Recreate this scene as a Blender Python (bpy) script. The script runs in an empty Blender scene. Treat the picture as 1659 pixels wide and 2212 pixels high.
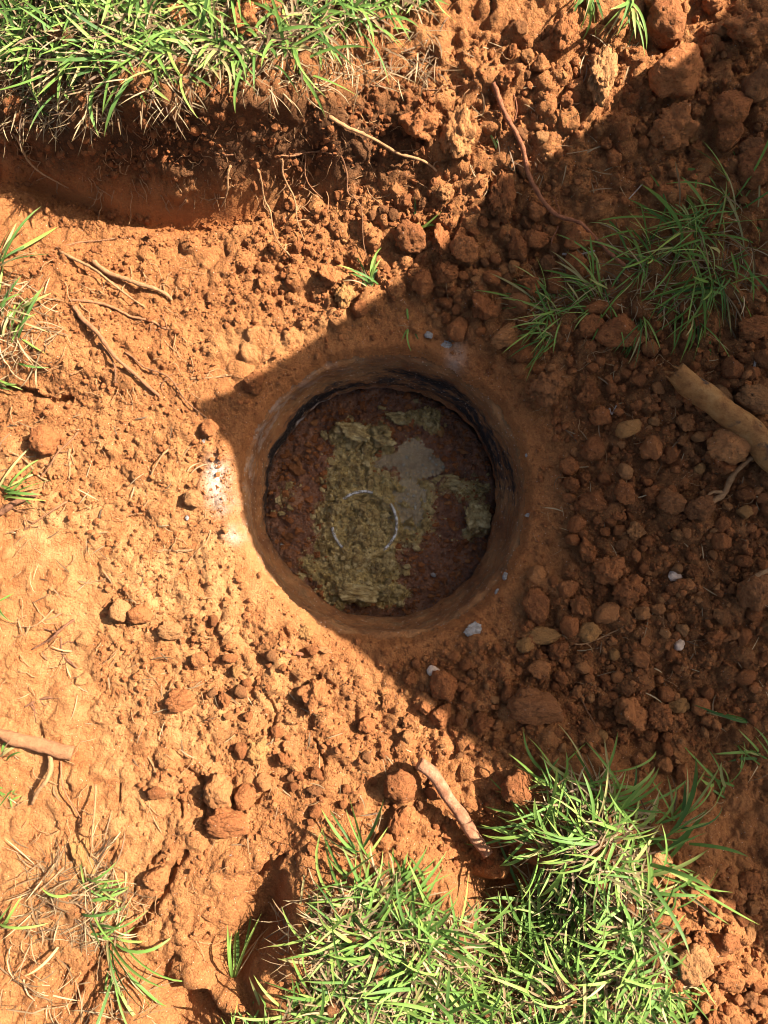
import bpy, math, random
import numpy as np
from mathutils import Matrix, Vector, Quaternion
from mathutils.geometry import delaunay_2d_cdt

random.seed(7)
rng = np.random.default_rng(11)
scene = bpy.context.scene
col = scene.collection
PI = math.pi

# ------------------------------------------------------------------ camera
CAM_Z = 1.42
HFOV = math.radians(55)
PW, PH = 1659.0, 2212.0                 # working picture grid (3:4)
F = PW / 2 / math.tan(HFOV / 2)
fwd = Vector((0.036, 0.076, -1.0)).normalized()
right = fwd.cross(Vector((0, 1, 0))).normalized()
up = right.cross(fwd).normalized()
cd = bpy.data.cameras.new('camera')
cam = bpy.data.objects.new('camera', cd)
col.objects.link(cam)
M = Matrix.Identity(4)
for i in range(3):
    M[i][0], M[i][1], M[i][2] = right[i], up[i], -fwd[i]
M[0][3], M[1][3], M[2][3] = 0, 0, CAM_Z
cam.matrix_world = M
cd.sensor_fit = 'HORIZONTAL'
cd.sensor_width = 36
cd.lens = 18 / math.tan(HFOV / 2)
cd.clip_start = 0.02
cd.clip_end = 1500
scene.camera = cam

# ------------------------------------------------------------------ light
SUN_EL, SUN_AZ = math.radians(42), math.radians(22)   # azimuth measured from +X towards +Y
SUN = Vector((math.cos(SUN_EL) * math.cos(SUN_AZ), math.cos(SUN_EL) * math.sin(SUN_AZ), math.sin(SUN_EL)))
w = bpy.data.worlds.new('World')
scene.world = w
w.use_nodes = True
nt = w.node_tree
bg = nt.nodes['Background']
sky = nt.nodes.new('ShaderNodeTexSky')
sky.sky_type = 'NISHITA'
sky.sun_disc = False
sky.sun_elevation = SUN_EL
sky.sun_rotation = PI / 2 - SUN_AZ
sky.dust_density = 5.0
sky.ozone_density = 0.6
bg.inputs['Strength'].default_value = 0.05
nt.links.new(sky.outputs[0], bg.inputs['Color'])
sd = bpy.data.lights.new('sun', 'SUN')
sd.energy = 5.0
sd.angle = math.radians(0.45)
sd.color = (1.0, 0.94, 0.84)
so = bpy.data.objects.new('sun', sd)
so.rotation_mode = 'QUATERNION'
so.rotation_quaternion = SUN.to_track_quat('Z', 'Y')
so.location = SUN * 8
col.objects.link(so)
scene.view_settings.view_transform = 'Standard'
scene.view_settings.look = 'None'
scene.view_settings.exposure = 2.0
scene.cycles.filter_width = 1.0
scene.view_settings.gamma = 1
scene.view_settings.use_curve_mapping = False

# ------------------------------------------------------------------ helpers
def ray(px, py):
    d = fwd + right * ((px - PW / 2) / F) + up * (-(py - PH / 2) / F)
    return d / -d.z
def unproj(px, py, z):
    d = ray(px, py)
    t = CAM_Z - z
    return Vector((d.x * t, d.y * t, z))
def tag(o, label=None, cat=None, group=None, kind=None):
    if label: o['label'] = label
    if cat: o['category'] = cat
    if group: o['group'] = group
    if kind: o['kind'] = kind
    return o
def mesh_from(name, V, Fc, smooth=True):
    me = bpy.data.meshes.new(name)
    V = np.asarray(V, dtype=np.float32)
    Fc = np.asarray(Fc, dtype=np.int32)
    k = Fc.shape[1]
    me.vertices.add(len(V)); me.vertices.foreach_set('co', V.ravel())
    me.loops.add(Fc.size); me.loops.foreach_set('vertex_index', Fc.ravel())
    me.polygons.add(len(Fc))
    me.polygons.foreach_set('loop_start', np.arange(0, Fc.size, k, dtype=np.int32))
    me.polygons.foreach_set('loop_total', np.full(len(Fc), k, dtype=np.int32))
    me.polygons.foreach_set('use_smooth', np.full(len(Fc), smooth, dtype=bool))
    me.update(calc_edges=True)
    return me
def link(name, me, mat=None, parent=None):
    o = bpy.data.objects.new(name, me)
    col.objects.link(o)
    if mat and not me.materials: me.materials.append(mat)
    if parent: o.parent = parent
    return o
def empty(name, loc):
    o = bpy.data.objects.new(name, None)
    o.empty_display_size = 0.02
    col.objects.link(o); o.location = loc
    return o
def fattr(me, name, arr):
    a = me.attributes.new(name, 'FLOAT', 'POINT')
    a.data.foreach_set('value', np.asarray(arr, dtype=np.float32).ravel())

_P = np.random.default_rng(3).permutation(512).astype(np.int64)
_P = np.concatenate([_P, _P, _P])
_G3 = np.random.default_rng(4).normal(size=(512, 3)); _G3 /= np.linalg.norm(_G3, axis=1)[:, None]
def perlin3(x, y, z):
    xi, yi, zi = np.floor(x).astype(np.int64), np.floor(y).astype(np.int64), np.floor(z).astype(np.int64)
    xf, yf, zf = x - xi, y - yi, z - zi
    xi &= 511; yi &= 511; zi &= 511
    u, v, t = [q * q * q * (q * (q * 6 - 15) + 10) for q in (xf, yf, zf)]
    def g(a, b, c):
        h = _P[(_P[(_P[(xi + a) & 511] + yi + b) & 511] + zi + c) & 511]
        gr = _G3[h]
        return gr[..., 0] * (xf - a) + gr[..., 1] * (yf - b) + gr[..., 2] * (zf - c)
    l = lambda a, b, k: a + (b - a) * k
    return l(l(l(g(0,0,0), g(1,0,0), u), l(g(0,1,0), g(1,1,0), u), v),
             l(l(g(0,0,1), g(1,0,1), u), l(g(0,1,1), g(1,1,1), u), v), t) * 1.5
def fbm(x, y, z, oct=4, gain=0.5):
    a, s, out = 1.0, 1.0, 0
    for i in range(oct):
        out = out + a * perlin3(x * s + 17.3 * i, y * s + 5.1 * i, z * s + 9.7 * i)
        a *= gain; s *= 2.03
    return out
def sstep(a, b, x):
    t = np.clip((x - a) / (b - a), 0, 1)
    return t * t * (3 - 2 * t)

# ------------------------------------------------------------------ materials
class NT:
    def __init__(s, name):
        s.m = bpy.data.materials.new(name); s.m.use_nodes = True
        s.t = s.m.node_tree; s.b = s.t.nodes['Principled BSDF']; s.out = s.t.nodes['Material Output']
    def n(s, typ, **kw):
        nd = s.t.nodes.new(typ)
        for k, v in kw.items(): setattr(nd, k, v)
        return nd
    def l(s, a, b): s.t.links.new(a, b)
    def coord(s, kind='Object'):
        return s.n('ShaderNodeTexCoord').outputs[kind]
    def noise(s, vec, scale, detail=4, rough=0.55):
        nd = s.n('ShaderNodeTexNoise'); nd.inputs['Scale'].default_value = scale
        nd.inputs['Detail'].default_value = detail; nd.inputs['Roughness'].default_value = rough
        s.l(vec, nd.inputs['Vector']); return nd.outputs['Fac']
    def voro(s, vec, scale, feat='F1'):
        nd = s.n('ShaderNodeTexVoronoi'); nd.feature = feat; nd.inputs['Scale'].default_value = scale
        s.l(vec, nd.inputs['Vector']); return nd
    def ramp(s, fac, stops):
        nd = s.n('ShaderNodeValToRGB'); cr = nd.color_ramp
        while len(cr.elements) < len(stops): cr.elements.new(0.5)
        for e, (p, c) in zip(cr.elements, stops):
            e.position = p; e.color = (*c, 1) if len(c) == 3 else c
        s.l(fac, nd.inputs['Fac']); return nd.outputs['Color']
    def fr(s, fac, a, b):       # float remap
        nd = s.n('ShaderNodeMapRange'); nd.inputs[1].default_value = a; nd.inputs[2].default_value = b
        s.l(fac, nd.inputs[0]); return nd.outputs[0]
    def mix(s, fac, a, b, mode='MIX'):
        nd = s.n('ShaderNodeMix'); nd.data_type = 'RGBA'; nd.blend_type = mode
        for idx, v in ((0, fac), (6, a), (7, b)):
            if isinstance(v, bpy.types.NodeSocket): s.l(v, nd.inputs[idx])
            elif idx == 0: nd.inputs[0].default_value = v
            else: nd.inputs[idx].default_value = (*v, 1)
        return nd.outputs[2]
    def math(s, op, a, b=0.0):
        nd = s.n('ShaderNodeMath'); nd.operation = op
        for i, v in enumerate((a, b)):
            if isinstance(v, bpy.types.NodeSocket): s.l(v, nd.inputs[i])
            else: nd.inputs[i].default_value = v
        return nd.outputs[0]
    def attr(s, name):
        nd = s.n('ShaderNodeAttribute'); nd.attribute_name = name; return nd.outputs['Fac']
    def bump(s, h, strength=0.5, dist=0.01, prev=None):
        nd = s.n('ShaderNodeBump'); nd.inputs['Strength'].default_value = strength
        nd.inputs['Distance'].default_value = dist
        s.l(h, nd.inputs['Height'])
        if prev: s.l(prev, nd.inputs['Normal'])
        return nd.outputs['Normal']
    def fin(s, colr, rough=0.9, normal=None, spec=0.2):
        if isinstance(colr, bpy.types.NodeSocket): s.l(colr, s.b.inputs['Base Color'])
        else: s.b.inputs['Base Color'].default_value = (*colr, 1)
        if isinstance(rough, bpy.types.NodeSocket): s.l(rough, s.b.inputs['Roughness'])
        else: s.b.inputs['Roughness'].default_value = rough
        s.b.inputs['Specular IOR Level'].default_value = spec
        if normal: s.l(normal, s.b.inputs['Normal'])
        return s.m

SOIL = [(0.25, (0.190, 0.064, 0.022)), (0.5, (0.315, 0.122, 0.042)), (0.75, (0.43, 0.190, 0.070))]
def soil_base(N, vec, k=1.0):
    f = N.math('ADD', N.math('MULTIPLY', N.noise(vec, 9 * k, 5, 0.6), 0.6), N.math('MULTIPLY', N.noise(vec, 85 * k, 4, 0.6), 0.4))
    c = N.ramp(f, SOIL)
    v = N.voro(vec, 420 * k)
    sep = N.n('ShaderNodeSeparateColor'); N.l(v.outputs['Color'], sep.inputs[0])
    c = N.mix(N.math('MULTIPLY', N.fr(sep.outputs[0], 0.5, 1.0), 0.30), c, (0.50, 0.24, 0.07))
    c = N.mix(N.math('MULTIPLY', N.fr(sep.outputs[1], 0.6, 1.0), 0.35), c, (0.18, 0.055, 0.018))
    speck = N.math('MULTIPLY', N.math('GREATER_THAN', sep.outputs[2], 0.985), N.math('LESS_THAN', v.outputs['Distance'], 0.35))
    c = N.mix(N.math('MULTIPLY', speck, 0.6), c, (0.6, 0.5, 0.4))
    return c, v
def soil_bump(N, vec, k=1.0, s1=0.5, s2=0.5):
    h1 = N.noise(vec, 120 * k, 7, 0.72)
    b = N.bump(h1, s1, 0.016)
    wv = N.n('ShaderNodeVectorMath'); wv.operation = 'MULTIPLY_ADD'
    nz = N.n('ShaderNodeTexNoise'); nz.inputs['Scale'].default_value = 260 * k; N.l(vec, nz.inputs['Vector'])
    N.l(nz.outputs['Color'], wv.inputs[0]); wv.inputs[1].default_value = (.004, .004, .004); N.l(vec, wv.inputs[2])
    v1 = N.voro(wv.outputs[0], 190 * k); v2 = N.voro(wv.outputs[0], 430 * k)
    b = N.bump(N.math('SUBTRACT', 1.0, v1.outputs['Distance']), s2 * .8, 0.005, b)
    return N.bump(N.math('SUBTRACT', 1.0, v2.outputs['Distance']), s2, 0.0022, b)

def mat_ground():
    N = NT('red_soil'); vec = N.coord()
    c, v = soil_base(N, vec)
    org_shade = N.attr('organic_shade'); pale = N.attr('pale'); clay = N.attr('clay'); och = N.attr('ochre')
    n60 = N.noise(vec, 45, 5, 0.65)
    topsoil_shade = N.ramp(n60, [(0.3, (0.050, 0.022, 0.010)), (0.55, (0.115, 0.048, 0.019)), (0.75, (0.21, 0.095, 0.040))])
    c = N.mix(org_shade, c, topsoil_shade)  # topsoil colour, also used for painted shade on the right
    c = N.mix(N.math('MULTIPLY', clay, 0.85), c, N.ramp(N.noise(vec, 14, 3), [(0.3, (0.34, 0.105, 0.030)), (0.7, (0.42, 0.155, 0.046))]))
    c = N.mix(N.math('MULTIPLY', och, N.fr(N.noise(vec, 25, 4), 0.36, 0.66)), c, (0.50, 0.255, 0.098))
    c = N.mix(N.math('MULTIPLY', pale, N.fr(N.noise(vec, 30, 4, 0.6), 0.30, 0.62)), c, (0.64, 0.55, 0.45))
    c = N.mix(N.attr('meadow'), c, N.ramp(N.noise(vec, 16, 6, .7), [(.35, (.10, .065, .028)), (.5, (.075, .095, .025)), (.7, (.11, .14, .035))]))
    return N.fin(c, 0.92, soil_bump(N, vec, 1, 0.8, 0.75), 0.12)
def mat_clod(name='soil_clod_skin', tint=None, tamt=0.0, stuff=False, k=1.0):
    N = NT(name); vec = N.coord()
    c, v = soil_base(N, vec, k)
    if stuff: r = N.attr('tint')
    else: r = N.n('ShaderNodeObjectInfo').outputs['Random']
    c = N.mix(0.55, c, N.ramp(r, [(0.0, (0.17, 0.054, 0.021)), (0.45, (0.32, 0.104, 0.036)), (0.8, (0.40, 0.142, 0.050)), (1.0, (0.46, 0.21, 0.078))]))
    if tint: c = N.mix(tamt, c, tint)
    return N.fin(c, 0.93, soil_bump(N, vec, k, 0.9, 0.7), 0.10)
def mat_plain(name, stops, scale=60, rough=0.8, bump=0.4, stretch=None, rand=0.0, spec=0.25):
    N = NT(name); vec = N.coord()
    if stretch:
        mp = N.n('ShaderNodeMapping'); mp.inputs['Scale'].default_value = stretch
        N.l(vec, mp.inputs['Vector']); vec = mp.outputs[0]
    f = N.noise(vec, scale, 5, 0.65)
    c = N.ramp(f, stops)
    if rand:
        r = N.n('ShaderNodeObjectInfo').outputs['Random']
        c = N.mix(rand, c, N.ramp(r, [(0, tuple(x * 0.55 for x in stops[0][1])), (1, tuple(min(1, x * 1.25) for x in stops[-1][1]))]))
    return N.fin(c, rough, N.bump(N.noise(vec, scale * 3, 6, .7), min(1, bump * 1.6), 0.006, N.bump(f, bump, 0.006)), spec)
def mat_grass(name, stuff, stops):
    N = NT(name)
    r = N.attr('tint') if stuff else N.n('ShaderNodeObjectInfo').outputs['Random']
    c = N.ramp(r, stops)
    t = N.attr('along')
    c = N.mix(N.math('MULTIPLY', N.fr(t, 0.75, 1.0), 0.35), c, (0.30, 0.24, 0.06))
    N.fin(c, 0.58, None, 0.25)
    tr = N.n('ShaderNodeBsdfTranslucent'); N.l(c, tr.inputs['Color'])
    mx = N.n('ShaderNodeMixShader'); mx.inputs[0].default_value = 0.30
    N.l(N.b.outputs[0], mx.inputs[1]); N.l(tr.outputs[0], mx.inputs[2])
    N.l(mx.outputs[0], N.out.inputs['Surface'])
    return N.m
GREEN = [(0.0, (0.055, 0.11, 0.024)), (0.3, (0.11, 0.20, 0.036)), (0.6, (0.18, 0.28, 0.052)), (0.82, (0.25, 0.32, 0.07)), (0.95, (0.33, 0.27, 0.11))]
STRAW = [(0.0, (0.10, 0.055, 0.028)), (0.45, (0.24, 0.15, 0.075)), (1.0, (0.44, 0.32, 0.17))]
m_ground = mat_ground()
m_clod = mat_clod()
m_clod_b = mat_clod('brown_clod_skin', (0.16, 0.075, 0.032), 0.55)
m_clod_y = mat_clod('ochre_clod_skin', (0.48, 0.27, 0.09), 0.45)
m_clod_p = mat_clod('pale_clod_skin', (0.46, 0.24, 0.095), 0.5)
m_crumb = mat_clod('soil_crumb_skin', stuff=True)
m_lawn = mat_grass('lawn_blade', True, GREEN)
m_tuft = mat_grass('tuft_blade', False, GREEN)
m_straw = mat_grass('dry_straw', True, STRAW)
m_straw_o = mat_grass('dry_blade', False, STRAW)
m_root = mat_plain('root_bark', [(0.3, (0.15, 0.062, 0.027)), (0.6, (0.30, 0.135, 0.058))], 90, 0.85, 0.5, None, 0.3)
m_root_red = mat_plain('red_root_bark', [(0.3, (0.17, 0.055, 0.024)), (0.65, (0.33, 0.125, 0.055))], 120, 0.8, 0.5)
m_root_pale = mat_plain('pale_root_skin', [(0.3, (0.22, 0.10, 0.040)), (0.65, (0.38, 0.205, 0.088))], 120, 0.8, 0.4, None, 0.2)
m_root_dark = mat_plain('dark_root_bark', [(0.3, (0.11, 0.045, 0.022)), (0.65, (0.26, 0.11, 0.05))], 100, 0.85, 0.5)
m_twig_grey = mat_plain('grey_twig_bark', [(0.3, (0.22, 0.16, 0.12)), (0.65, (0.36, 0.28, 0.22))], 100, 0.85, 0.4)
m_white = mat_plain('white_flake', [(0.3, (0.24, 0.19, 0.15)), (0.6, (0.44, 0.40, 0.36))], 90, 0.8, 0.6)
m_pink = mat_plain('pale_pebble', [(0.3, (0.42, 0.28, 0.19)), (0.65, (0.60, 0.44, 0.32))], 90, 0.75, 0.3)

# ------------------------------------------------------------------ terrain
# (picture x, picture y, height in metres) read off the photograph
HX, HY, HR = 832, 1062, 320
CP = []
def cp(*a): CP.extend(a)
for xx, zz in ((-250, .19), (0, .205), (250, .245), (500, .245), (750, .215), (950, .185)): cp((xx, -250, zz), (xx, -60, zz))
cp((1150,-250,.18),(1400,-250,.18),(1650,-250,.18),(1900,-250,.18),(1150,-60,.17),(1400,-60,.165),(1650,-60,.17),(1900,-60,.18))
cp((-250,120,.19),(0,120,.20),(200,130,.24),(400,130,.25),(600,110,.24),(780,90,.20))
# bank edge
BT = [(-260,238,.18),(0,240,.185),(150,246,.215),(300,236,.240),(420,222,.240),(560,220,.232),(680,222,.20),(760,250,.15)]
BM = [(-260,320,.085),(0,325,.09),(150,332,.112),(300,335,.132),(420,335,.135),(560,335,.122),(660,340,.09)]
BB = [(-260,380,-.01),(0,398,-.012),(90,420,-.012),(170,452,-.012),(260,482,-.012),(330,496,-.012),(430,500,-.01),(510,488,-.005),(570,462,.005),(650,430,.02)]
PE = [(-260,395,.035),(0,412,.032),(90,436,.03),(170,468,.03),(260,498,.028),(330,512,.026),(430,516,.022),(520,505,.02)]
CP += BT + BM + BB + PE
cp((850,180,.15),(900,90,.165),(1000,100,.16),(900,260,.115),(820,320,.085),(980,300,.105),(900,390,.07),(760,420,.035),(1040,400,.075),(950,460,.045))
cp((1150,100,.16),(1150,250,.135),(1280,180,.15),(1300,300,.125),(1130,380,.085),(1250,430,.085),(1420,150,.15),(1450,320,.125),(1600,200,.15),(1620,380,.13),(1900,200,.17),(1900,500,.13))
cp((650,520,.02),(800,520,.025),(900,540,.025),(850,640,.018),(1000,560,.035),(1000,660,.022),(1120,560,.05),(1120,680,.03),(1250,560,.07),(1250,700,.05),(1400,520,.095),(1560,520,.11),(1400,680,.075),(1560,680,.09),(1640,600,.1))
cp((0,500,.055),(130,520,.04),(300,560,.03),(500,560,.024),(0,620,.06),(150,660,.05),(300,700,.03),(480,720,.015),(0,740,.065),(120,780,.06),(220,800,.045),(0,850,.025),(120,860,.02),(250,880,.02),(380,850,.012),(-260,600,.08),(-260,800,.07),(-260,1000,.05),(-260,1300,.05),(-260,1600,.06),(-260,1900,.08),(-260,2200,.1))
cp((0,1000,.025),(200,1020,.018),(380,1000,.01),(0,1200,.03),(200,1200,.018),(380,1200,.01),(0,1400,.03),(200,1400,.015),(400,1400,.008),(600,1460,.005))
cp((0,1580,.04),(100,1600,.035),(200,1600,.02),(400,1600,.012),(600,1620,.008),(780,1580,.006),(0,1740,.035),(200,1760,.03),(400,1760,.022),(600,1760,.018),(780,1720,.018))
cp((0,1900,.05),(160,1900,.045),(300,1900,.035),(430,1880,.04),(520,1860,.03),(620,1850,.03),(0,2100,.055),(150,2080,.05),(280,2050,.035),(400,2020,.035),(500,1980,.03))
cp((560,1985,-.06),(590,1945,-.05),(440,2095,-.045),(510,2050,-.045),(370,2110,-.01),(640,1960,.06),(640,2050,.075),(560,2110,.07),(430,2150,.055),(300,2170,.05),(0,2300,.06),(300,2350,.07),(600,2300,.1))
cp((720,1880,.07),(750,1980,.095),(750,2120,.105),(880,1880,.065),(980,1930,.085),(1000,2050,.115),(1000,2200,.115),(1000,2400,.12),(700,2400,.11))
cp((860,1680,.02),(860,1780,.025),(980,1640,.01),(1000,1740,.005),(960,1830,.02),(1060,1800,-.03),(1060,1880,-.055),(1010,1880,-.02),(1110,1850,-.02),(1100,1920,.07))
cp((1120,1680,.035),(1190,1690,.05),(1180,1780,.085),(1180,1880,.11),(1250,1660,.07),(1300,1760,.115),(1300,1900,.125),(1300,2100,.125),(1380,1700,.07),(1450,1780,.085),(1500,1900,.115),(1500,2050,.125),(1600,2050,.105),(1640,1950,.08),(1640,2150,.09),(1500,2400,.12),(1900,2200,.11),(1900,1900,.09),(1300,2400,.12))
cp((1560,1800,.05),(1400,1620,.03),(1540,1660,.03),(1650,1750,.04),(1900,1600,.07),(1100,1560,.012),(1250,1540,.015),(1400,1480,.02),(1550,1500,.028),(1650,1500,.035),(900,1480,.004),(1060,1450,.008))
cp((1180,1350,.012),(1300,1350,.025),(1450,1320,.04),(1600,1320,.05),(1250,1200,.018),(1380,1180,.035),(1550,1180,.055),(1900,1300,.09),(1220,1050,.012),(1330,1030,.03),(1480,1030,.05),(1640,1080,.065),(1220,900,.02),(1350,880,.045),(1500,880,.06),(1640,860,.075),(1150,800,.025),(1250,800,.045),(1380,780,.06),(1540,780,.08),(1900,800,.11))
# collar around the opening
for k in range(24):
    a = 2 * PI * k / 24
    for rr, z in ((322, 0.0), (345, .004), (372, .006)):
        cp((HX + rr * math.cos(a), HY + rr * math.sin(a), z))
cp((HX, HY, 0), (HX + 150, HY, 0), (HX - 150, HY, 0), (HX, HY + 150, 0), (HX, HY - 150, 0))
P3 = np.array([unproj(x, y, z)[:] for x, y, z in CP])
xs_f = np.arange(-0.86, 0.9601, 0.0028); ys_f = np.arange(-0.93, 1.2001, 0.0028)
nx, ny = len(xs_f), len(ys_f)
X, Y = np.meshgrid(xs_f, ys_f)
# add a far frame so the hull covers the grid
frame = []
for xx in np.linspace(-1.6, 1.8, 8):
    frame += [(xx, -1.7, .12), (xx, 2.0, .19)]
for yy in np.linspace(-1.2, 1.6, 6):
    frame += [(-1.6, yy, .10), (1.8, yy, .13)]
P3 = np.vstack([P3, np.array(frame)])
vout, eout, fout, *_ = delaunay_2d_cdt([Vector(p[:2]) for p in P3], [], [], 0, 1e-6)
zc = np.array([P3[np.argmin((P3[:, 0] - v.x) ** 2 + (P3[:, 1] - v.y) ** 2), 2] for v in vout])
vv = np.array([[v.x, v.y] for v in vout])
Z = np.full(X.shape, np.nan)
x0, y0, st = xs_f[0], ys_f[0], 0.0028
for f in fout:
    a, b, c = vv[f[0]], vv[f[1]], vv[f[2]]
    i0 = max(0, int((min(a[0], b[0], c[0]) - x0) / st)); i1 = min(nx, int((max(a[0], b[0], c[0]) - x0) / st) + 2)
    j0 = max(0, int((min(a[1], b[1], c[1]) - y0) / st)); j1 = min(ny, int((max(a[1], b[1], c[1]) - y0) / st) + 2)
    if i0 >= i1 or j0 >= j1: continue
    xx, yy = X[j0:j1, i0:i1], Y[j0:j1, i0:i1]
    den = (b[1] - c[1]) * (a[0] - c[0]) + (c[0] - b[0]) * (a[1] - c[1])
    if abs(den) < 1e-12: continue
    l1 = ((b[1] - c[1]) * (xx - c[0]) + (c[0] - b[0]) * (yy - c[1])) / den
    l2 = ((c[1] - a[1]) * (xx - c[0]) + (a[0] - c[0]) * (yy - c[1])) / den
    l3 = 1 - l1 - l2
    ok = (l1 >= -1e-6) & (l2 >= -1e-6) & (l3 >= -1e-6)
    Z[j0:j1, i0:i1][ok] = (l1 * zc[f[0]] + l2 * zc[f[1]] + l3 * zc[f[2]])[ok]
Z = np.nan_to_num(Z, nan=0.12)
def blur(A, sig):
    r = int(3 * sig); k = np.exp(-0.5 * (np.arange(-r, r + 1) / sig) ** 2); k /= k.sum()
    B = np.pad(A, ((r, r), (0, 0)), mode='edge'); out = sum(k[i] * B[i:i + A.shape[0]] for i in range(2 * r + 1))
    B = np.pad(out, ((0, 0), (r, r)), mode='edge'); return sum(k[i] * B[:, i:i + A.shape[1]] for i in range(2 * r + 1))
Z = blur(Z, 3.0)

# picture coordinates of every grid point
def project(Xa, Ya, Za):
    dx, dy, dz = Xa, Ya, Za - CAM_Z
    q = dx * fwd.x + dy * fwd.y + dz * fwd.z
    return PW / 2 + F * (dx * right.x + dy * right.y + dz * right.z) / q, PH / 2 - F * (dx * up.x + dy * up.y + dz * up.z) / q
U, Vv = project(X, Y, Z)
hc = unproj(HX, HY, 0)
RIM = HR / F * CAM_Z
RR = np.hypot(X - hc.x, Y - hc.y)
def poly_mask(pts, soft=12):
    """soft mask of a picture-space polygon evaluated on the grid"""
    ins = np.zeros(U.shape, bool); n = len(pts)
    for i in range(n):
        (xa, ya), (xb, yb) = pts[i], pts[(i + 1) % n]
        if ya == yb: continue
        c = ((ya > Vv) != (yb > Vv)) & (U < (xb - xa) * (Vv - ya) / (yb - ya) + xa)
        ins ^= c
    return blur(ins.astype(float), soft / 3.3)
def inside(pts, x, y):
    ins = False; n = len(pts)
    for i in range(n):
        (xa, ya), (xb, yb) = pts[i], pts[(i + 1) % n]
        if (ya > y) != (yb > y) and x < (xb - xa) * (y - ya) / (yb - ya) + xa: ins = not ins
    return ins
def blob(px, py, rx, ry=None):
    ry = ry or rx
    return np.exp(-(((U - px) / rx) ** 2 + ((Vv - py) / ry) ** 2))

LAWN_TOP = [(-90,-90),(960,-90),(930,0),(850,35),(760,70),(690,110),(560,130),(400,150),(250,160),(100,172),(-90,180)]
LAWN_BOT = [(480,2330),(560,2230),(680,2150),(680,2030),(720,1940),(780,1900),(880,1890),(900,1940),(1000,1985),(1085,1965),(1150,1870),(1150,1800),(1190,1730),(1225,1680),(1290,1680),(1340,1730),(1410,1790),(1390,1870),(1420,2000),(1450,2100),(1490,2330)]
CUT = [(-260,345),(0,352),(100,380),(230,420),(350,440),(470,430),(560,405),(575,440),(520,490),(430,505),(330,500),(260,487),(170,457),(90,425),(0,403),(-260,395)]
WALL = [(-260,215),(0,225),(150,235),(300,215),(420,190),(600,190),(760,200),(900,200),(960,300),(900,400),(760,420),(640,400),(560,410),(470,430),(350,440),(230,420),(100,380),(0,350),(-260,345)]
m_lawn_top = poly_mask(LAWN_TOP, 30); m_lawn_bot = poly_mask(LAWN_BOT, 30)
m_cut = poly_mask(CUT, 8); m_wall = poly_mask(WALL, 25)
ANG = np.arctan2(Y - hc.y, X - hc.x)
rim_d = RR - RIM + .009 * fbm(np.cos(ANG) * 2.5, np.sin(ANG) * 2.5, 0 * X, 5, .68)
smooth_ring = 1 - sstep(0.012, 0.075, rim_d)
compact = np.clip(poly_mask([(-100,1110),(180,1110),(260,1180),(200,1330),(120,1420),(-100,1480)], 60) + poly_mask([(-100,1560),(230,1590),(280,1700),(200,1820),(-100,1850)], 60) * .8
                  + poly_mask([(380,640),(640,700),(560,790),(440,830),(330,760)], 60) * .5 + poly_mask([(0,415),(200,480),(380,530),(400,640),(200,600),(0,520)], 40) * .5, 0, 1)
rough = np.clip(1.0 - 0.8 * smooth_ring - 0.75 * compact - 0.92 * m_cut, 0.05, 1)
rough *= 1 - 0.3 * poly_mask([(1150,740),(1320,900),(1240,1100),(1250,1350),(1150,1330),(1120,900)], 50)

# outward normals of the smooth base
gy, gx = np.gradient(Z, st)
nl = np.sqrt(gx * gx + gy * gy + 1)
NX, NY, NZ = -gx / nl, -gy / nl, 1 / nl
D = 0.008 * fbm(X * 9, Y * 9, Z * 9, 3) * (0.3 + 0.7 * rough)
D += 0.005 * fbm(X * 34, Y * 34, Z * 34, 4, .6) * rough
D += 0.0022 * fbm(X * 120, Y * 120, Z * 120, 2, .7) * (rough + .15)
D *= sstep(-0.005, 0.05, rim_d) * 0.9 + 0.1
wl = np.clip(m_wall, 0, 1)
slope = poly_mask([(760,60),(1000,20),(1180,80),(1400,60),(1659,0),(1659,420),(1380,330),(1180,380),(1080,440),(960,520),(760,430),(700,260)], 50)
lump = fbm(X * 11 + 3, Y * 11, Z * 11, 3); lump2 = fbm(X * 24 + 8, Y * 24, Z * 24, 3)
D += slope * NZ * (0.020 * (np.abs(lump) ** .7 - .4) + 0.016 * (np.abs(lump2) ** .7 - .35))
D += wl * (1 - .7 * m_cut) * (0.007 * fbm(X * 10 + 4, Y * 10, Z * 34, 6, .6) + 0.006 * np.abs(fbm(X * 45, Y * 45, Z * 90, 3, .6)))
flat = poly_mask([(-100,1480),(420,1420),(860,1560),(860,1800),(600,1880),(420,2080),(-100,2200)], 60) * .55 + poly_mask([(-100,480),(420,540),(520,800),(430,1000),(480,1200),(420,1420),(-100,1480)], 60) * .78
rough *= 1 - np.clip(flat, 0, .8)
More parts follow.
